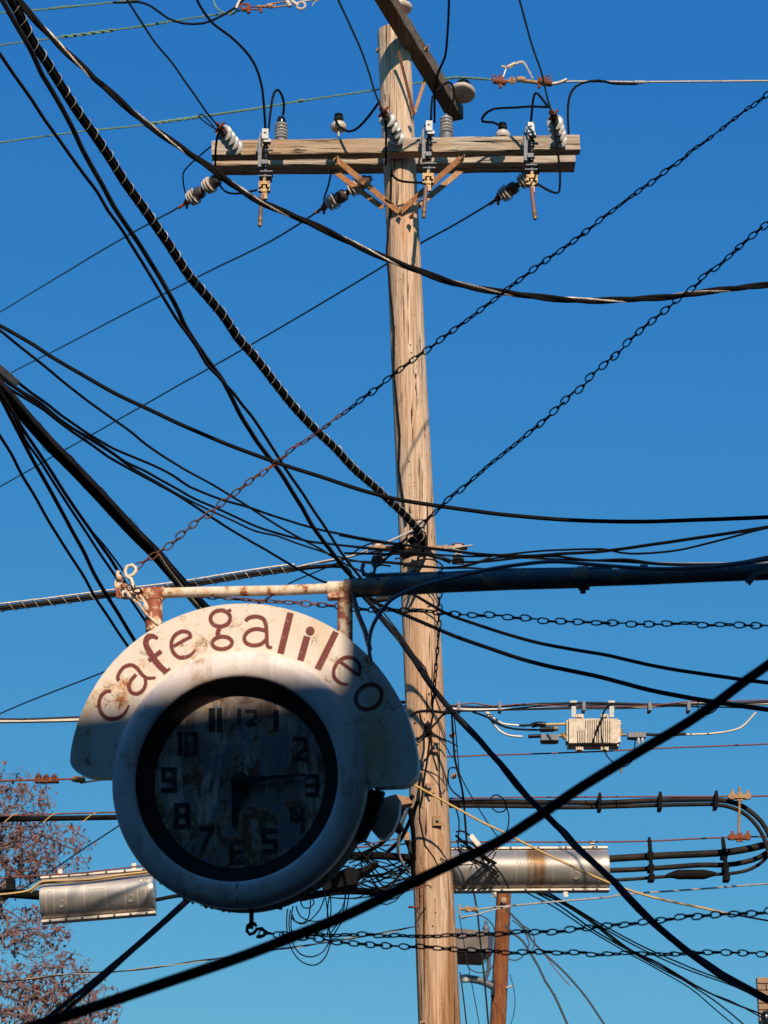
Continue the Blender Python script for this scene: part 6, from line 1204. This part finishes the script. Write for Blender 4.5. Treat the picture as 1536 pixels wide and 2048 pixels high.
m = MB().hexa([P(976.5, 1862, 34.32), P(988, 1866, 34.75), P(985, 1908, 34.75), P(976.5, 1903, 34.32)], [P(970, 1862, 34.79), P(985, 1866, 34.8), P(982, 1908, 34.8), P(970, 1903, 34.79)]); m.build('side_panel', M['galvdark'], t, smooth=False)
m = MB().hexa([P(910, 1904, 34.32), P(976, 1904, 34.32), P(962, 1931, 34.4), P(912, 1929, 34.4)], [P(910, 1904, 34.8), P(985, 1908, 34.8), P(970, 1929, 34.78), P(912, 1929, 34.78)]); m.build('hopper', M['glaze'], t, smooth=False)
m = MB().lathe(P(972, 1858, 34.6), Z, [(.04, -.05), (.06, 0), (.05, .04), (.02, .08), (.03, .10), (.0, .16)], 10); m.build('terminal', M['galvdark'], t)
t = thing('street_lamp_arm', 'grey bracket arm sticking out of the far pole below the cabinet', 'bracket', P(960, 1962, 34.7))
MB().tube(spline([(932, 1957), (950, 1959), (968, 1964), (984, 1972)], 34.7, 34.8), [.065, .07, .07, .06, .06, .06, .06][:len(spline([(932, 1957), (950, 1959), (968, 1964), (984, 1972)], 34.7, 34.8))] if False else .06, 10).build('arm', M['galvdark'], t)
MB().tube(spline([(930, 1950), (931, 1964)], 34.7, 34.7), .07, 8).build('end_cap', M['galv'], t); MB().tube(spline([(919, 1954), (932, 1954)], 34.7, 34.7), .012, 6).build('pin', M['bluewire'], t)
MB().tube(spline([(978, 1915), (977, 1940), (972, 1956)], 34.6, 34.7), .03, 8).build('conduit', M['galvdark'], t)
m = MB().pbox(982, 1960, 990, 1990, 34.75, .2); m.build('pole_plate', M['glaze'], t, smooth=False)

# ------------------------------------------------------------------ autumn trees
def tree(label, base_px, D, blobs, n, seed, leafn, r0=0.14):
    rnd = random.Random(seed); base = P(*base_px, D); base.z = 0
    t = thing('autumn_tree', label, 'tree', base)
    pts = []
    for (cx, cy, rx, ry, wgt) in blobs:
        for _ in range(int(n * wgt)):
            while True:
                u, v, w_ = rnd.uniform(-1, 1), rnd.uniform(-1, 1), rnd.uniform(-1, 1)
                if u * u + v * v + w_ * w_ < 1: break
            pts.append(P(cx + u * rx, cy + v * ry, D + w_ * rx * mpp(cy, D)))
    import numpy as np
    top = P(base_px[0], base_px[1], D); nodes = [base.lerp(top, k / 12) for k in range(13)]; par = [-1] + list(range(12))
    arr = np.array([tuple(p) for p in nodes]); root = np.array(tuple(top))
    order = sorted(range(len(pts)), key=lambda i: (pts[i] - top).length + rnd.uniform(-.25, .25)); tips = []
    arrl = list(map(tuple, arr))
    A_ = np.zeros((200000, 3)); A_[:len(arrl)] = arrl; cnt = len(arrl)
    for i in order:
        p = pts[i]; pv = np.array(tuple(p)); d = np.linalg.norm(A_[:cnt] - pv, axis=1); d[:9] += 3.0
        j = int(d.argmin()); q = Vector(A_[j]); seg = max(1, int((p - q).length / 0.16)); prev = j
        bend = Vector((rnd.uniform(-1, 1), rnd.uniform(-1, 1), rnd.uniform(-.6, 1))) * (p - q).length * 0.16
        for k in range(1, seg + 1):
            f = k / seg; c = q.lerp(p, f) + bend * math.sin(math.pi * f) + Vector((rnd.gauss(0, .012), rnd.gauss(0, .012), rnd.gauss(0, .012)))
            A_[cnt] = tuple(c); par.append(prev); prev = cnt; cnt += 1
        tips.append(prev)
    w_ = np.zeros(cnt); kids = [[] for _ in range(cnt)]
    for i in range(cnt):
        if par[i] >= 0: kids[par[i]].append(i)
    cntk = np.zeros(cnt)
    for i in range(cnt - 1, -1, -1):
        if not kids[i]: cntk[i] = 1
        if par[i] >= 0: cntk[par[i]] += cntk[i]
    rad_ = lambda i: min(r0, 0.0045 * cntk[i] ** 0.46)
    trunk, limbs, twigs = MB(), MB(), MB(); done = [False] * cnt
    def follow(i):
        ch = [par[i], i] if par[i] >= 0 else [i]
        while kids[ch[-1]]: ch.append(max(kids[ch[-1]], key=lambda k: cntk[k]))
        return ch
    stack = [0]
    while stack:
        i = stack.pop(); ch = follow(i); P3 = [Vector(A_[k]) for k in ch]; rr = [rad_(k) for k in ch]
        if par[i] >= 0: rr[0] = min(rr[0], rr[1] * 1.1)
        if len(P3) > 1: (trunk if i == 0 else limbs if rr[0] > .016 else twigs).tube(P3, rr, 10 if i == 0 else 5 if rr[0] > .016 else 3, False)
        S_ = set(ch)
        for k in ch[1 if par[i] >= 0 else 0:]:
            for c in kids[k]:
                if c not in S_: stack.append(c)
    trunk.build('trunk', M['bark'], t); limbs.build('limbs', M['bark'], t); o = twigs.build('twigs', M['bark'], t); o['kind'] = 'stuff'
    lf = MB()
    clus = [i for i in tips if rnd.random() < .42]
    for _ in range(leafn):
        i = rnd.choice(clus) if rnd.random() < .82 else rnd.choice(tips)
        for __ in range(rnd.choice((0, 0, 0, 1, 1, 2))):
            if par[i] > 12: i = par[i]
        c = Vector(A_[i]) + Vector((rnd.gauss(0, .045), rnd.gauss(0, .045), rnd.gauss(-.03, .05)))
        a = Vector((rnd.gauss(0, 1), rnd.gauss(0, 1), rnd.gauss(0, 1))).normalized(); b_ = a.orthogonal().normalized(); s = rnd.choice((.010, .016, .024, .038, .050)) * rnd.uniform(.8, 1.2); a = a * s; b_ = b_ * s * rnd.uniform(.4, .8)
        k = len(lf.v); cup = a.cross(b_).normalized() * s * .3; lf.v += [c - a, c + b_ + cup, c + a, c - b_ + cup]; lf.f += [(k, k + 1, k + 2), (k, k + 2, k + 3)]
    o = lf.build('foliage', M['leaf'], t, smooth=False); o['kind'] = 'stuff'
tree('autumn tree with sparse russet leaves behind the splice case at the frame edge', (-190, 1905), 38, [(-60, 1690, 185, 130, .50), (30, 1600, 95, 72, .15), (85, 1700, 108, 75, .22), (60, 1860, 95, 55, .16), (-80, 1540, 90, 50, .08)], 2500, 5, 4800, .2)
tree('smaller autumn tree with thin russet twigs in the lower corner', (40, 2330), 33, [(60, 2030, 110, 80, .42), (165, 2015, 88, 66, .28), (115, 1932, 78, 36, .12), (20, 1960, 80, 40, .18)], 1400, 11, 2300, .14)
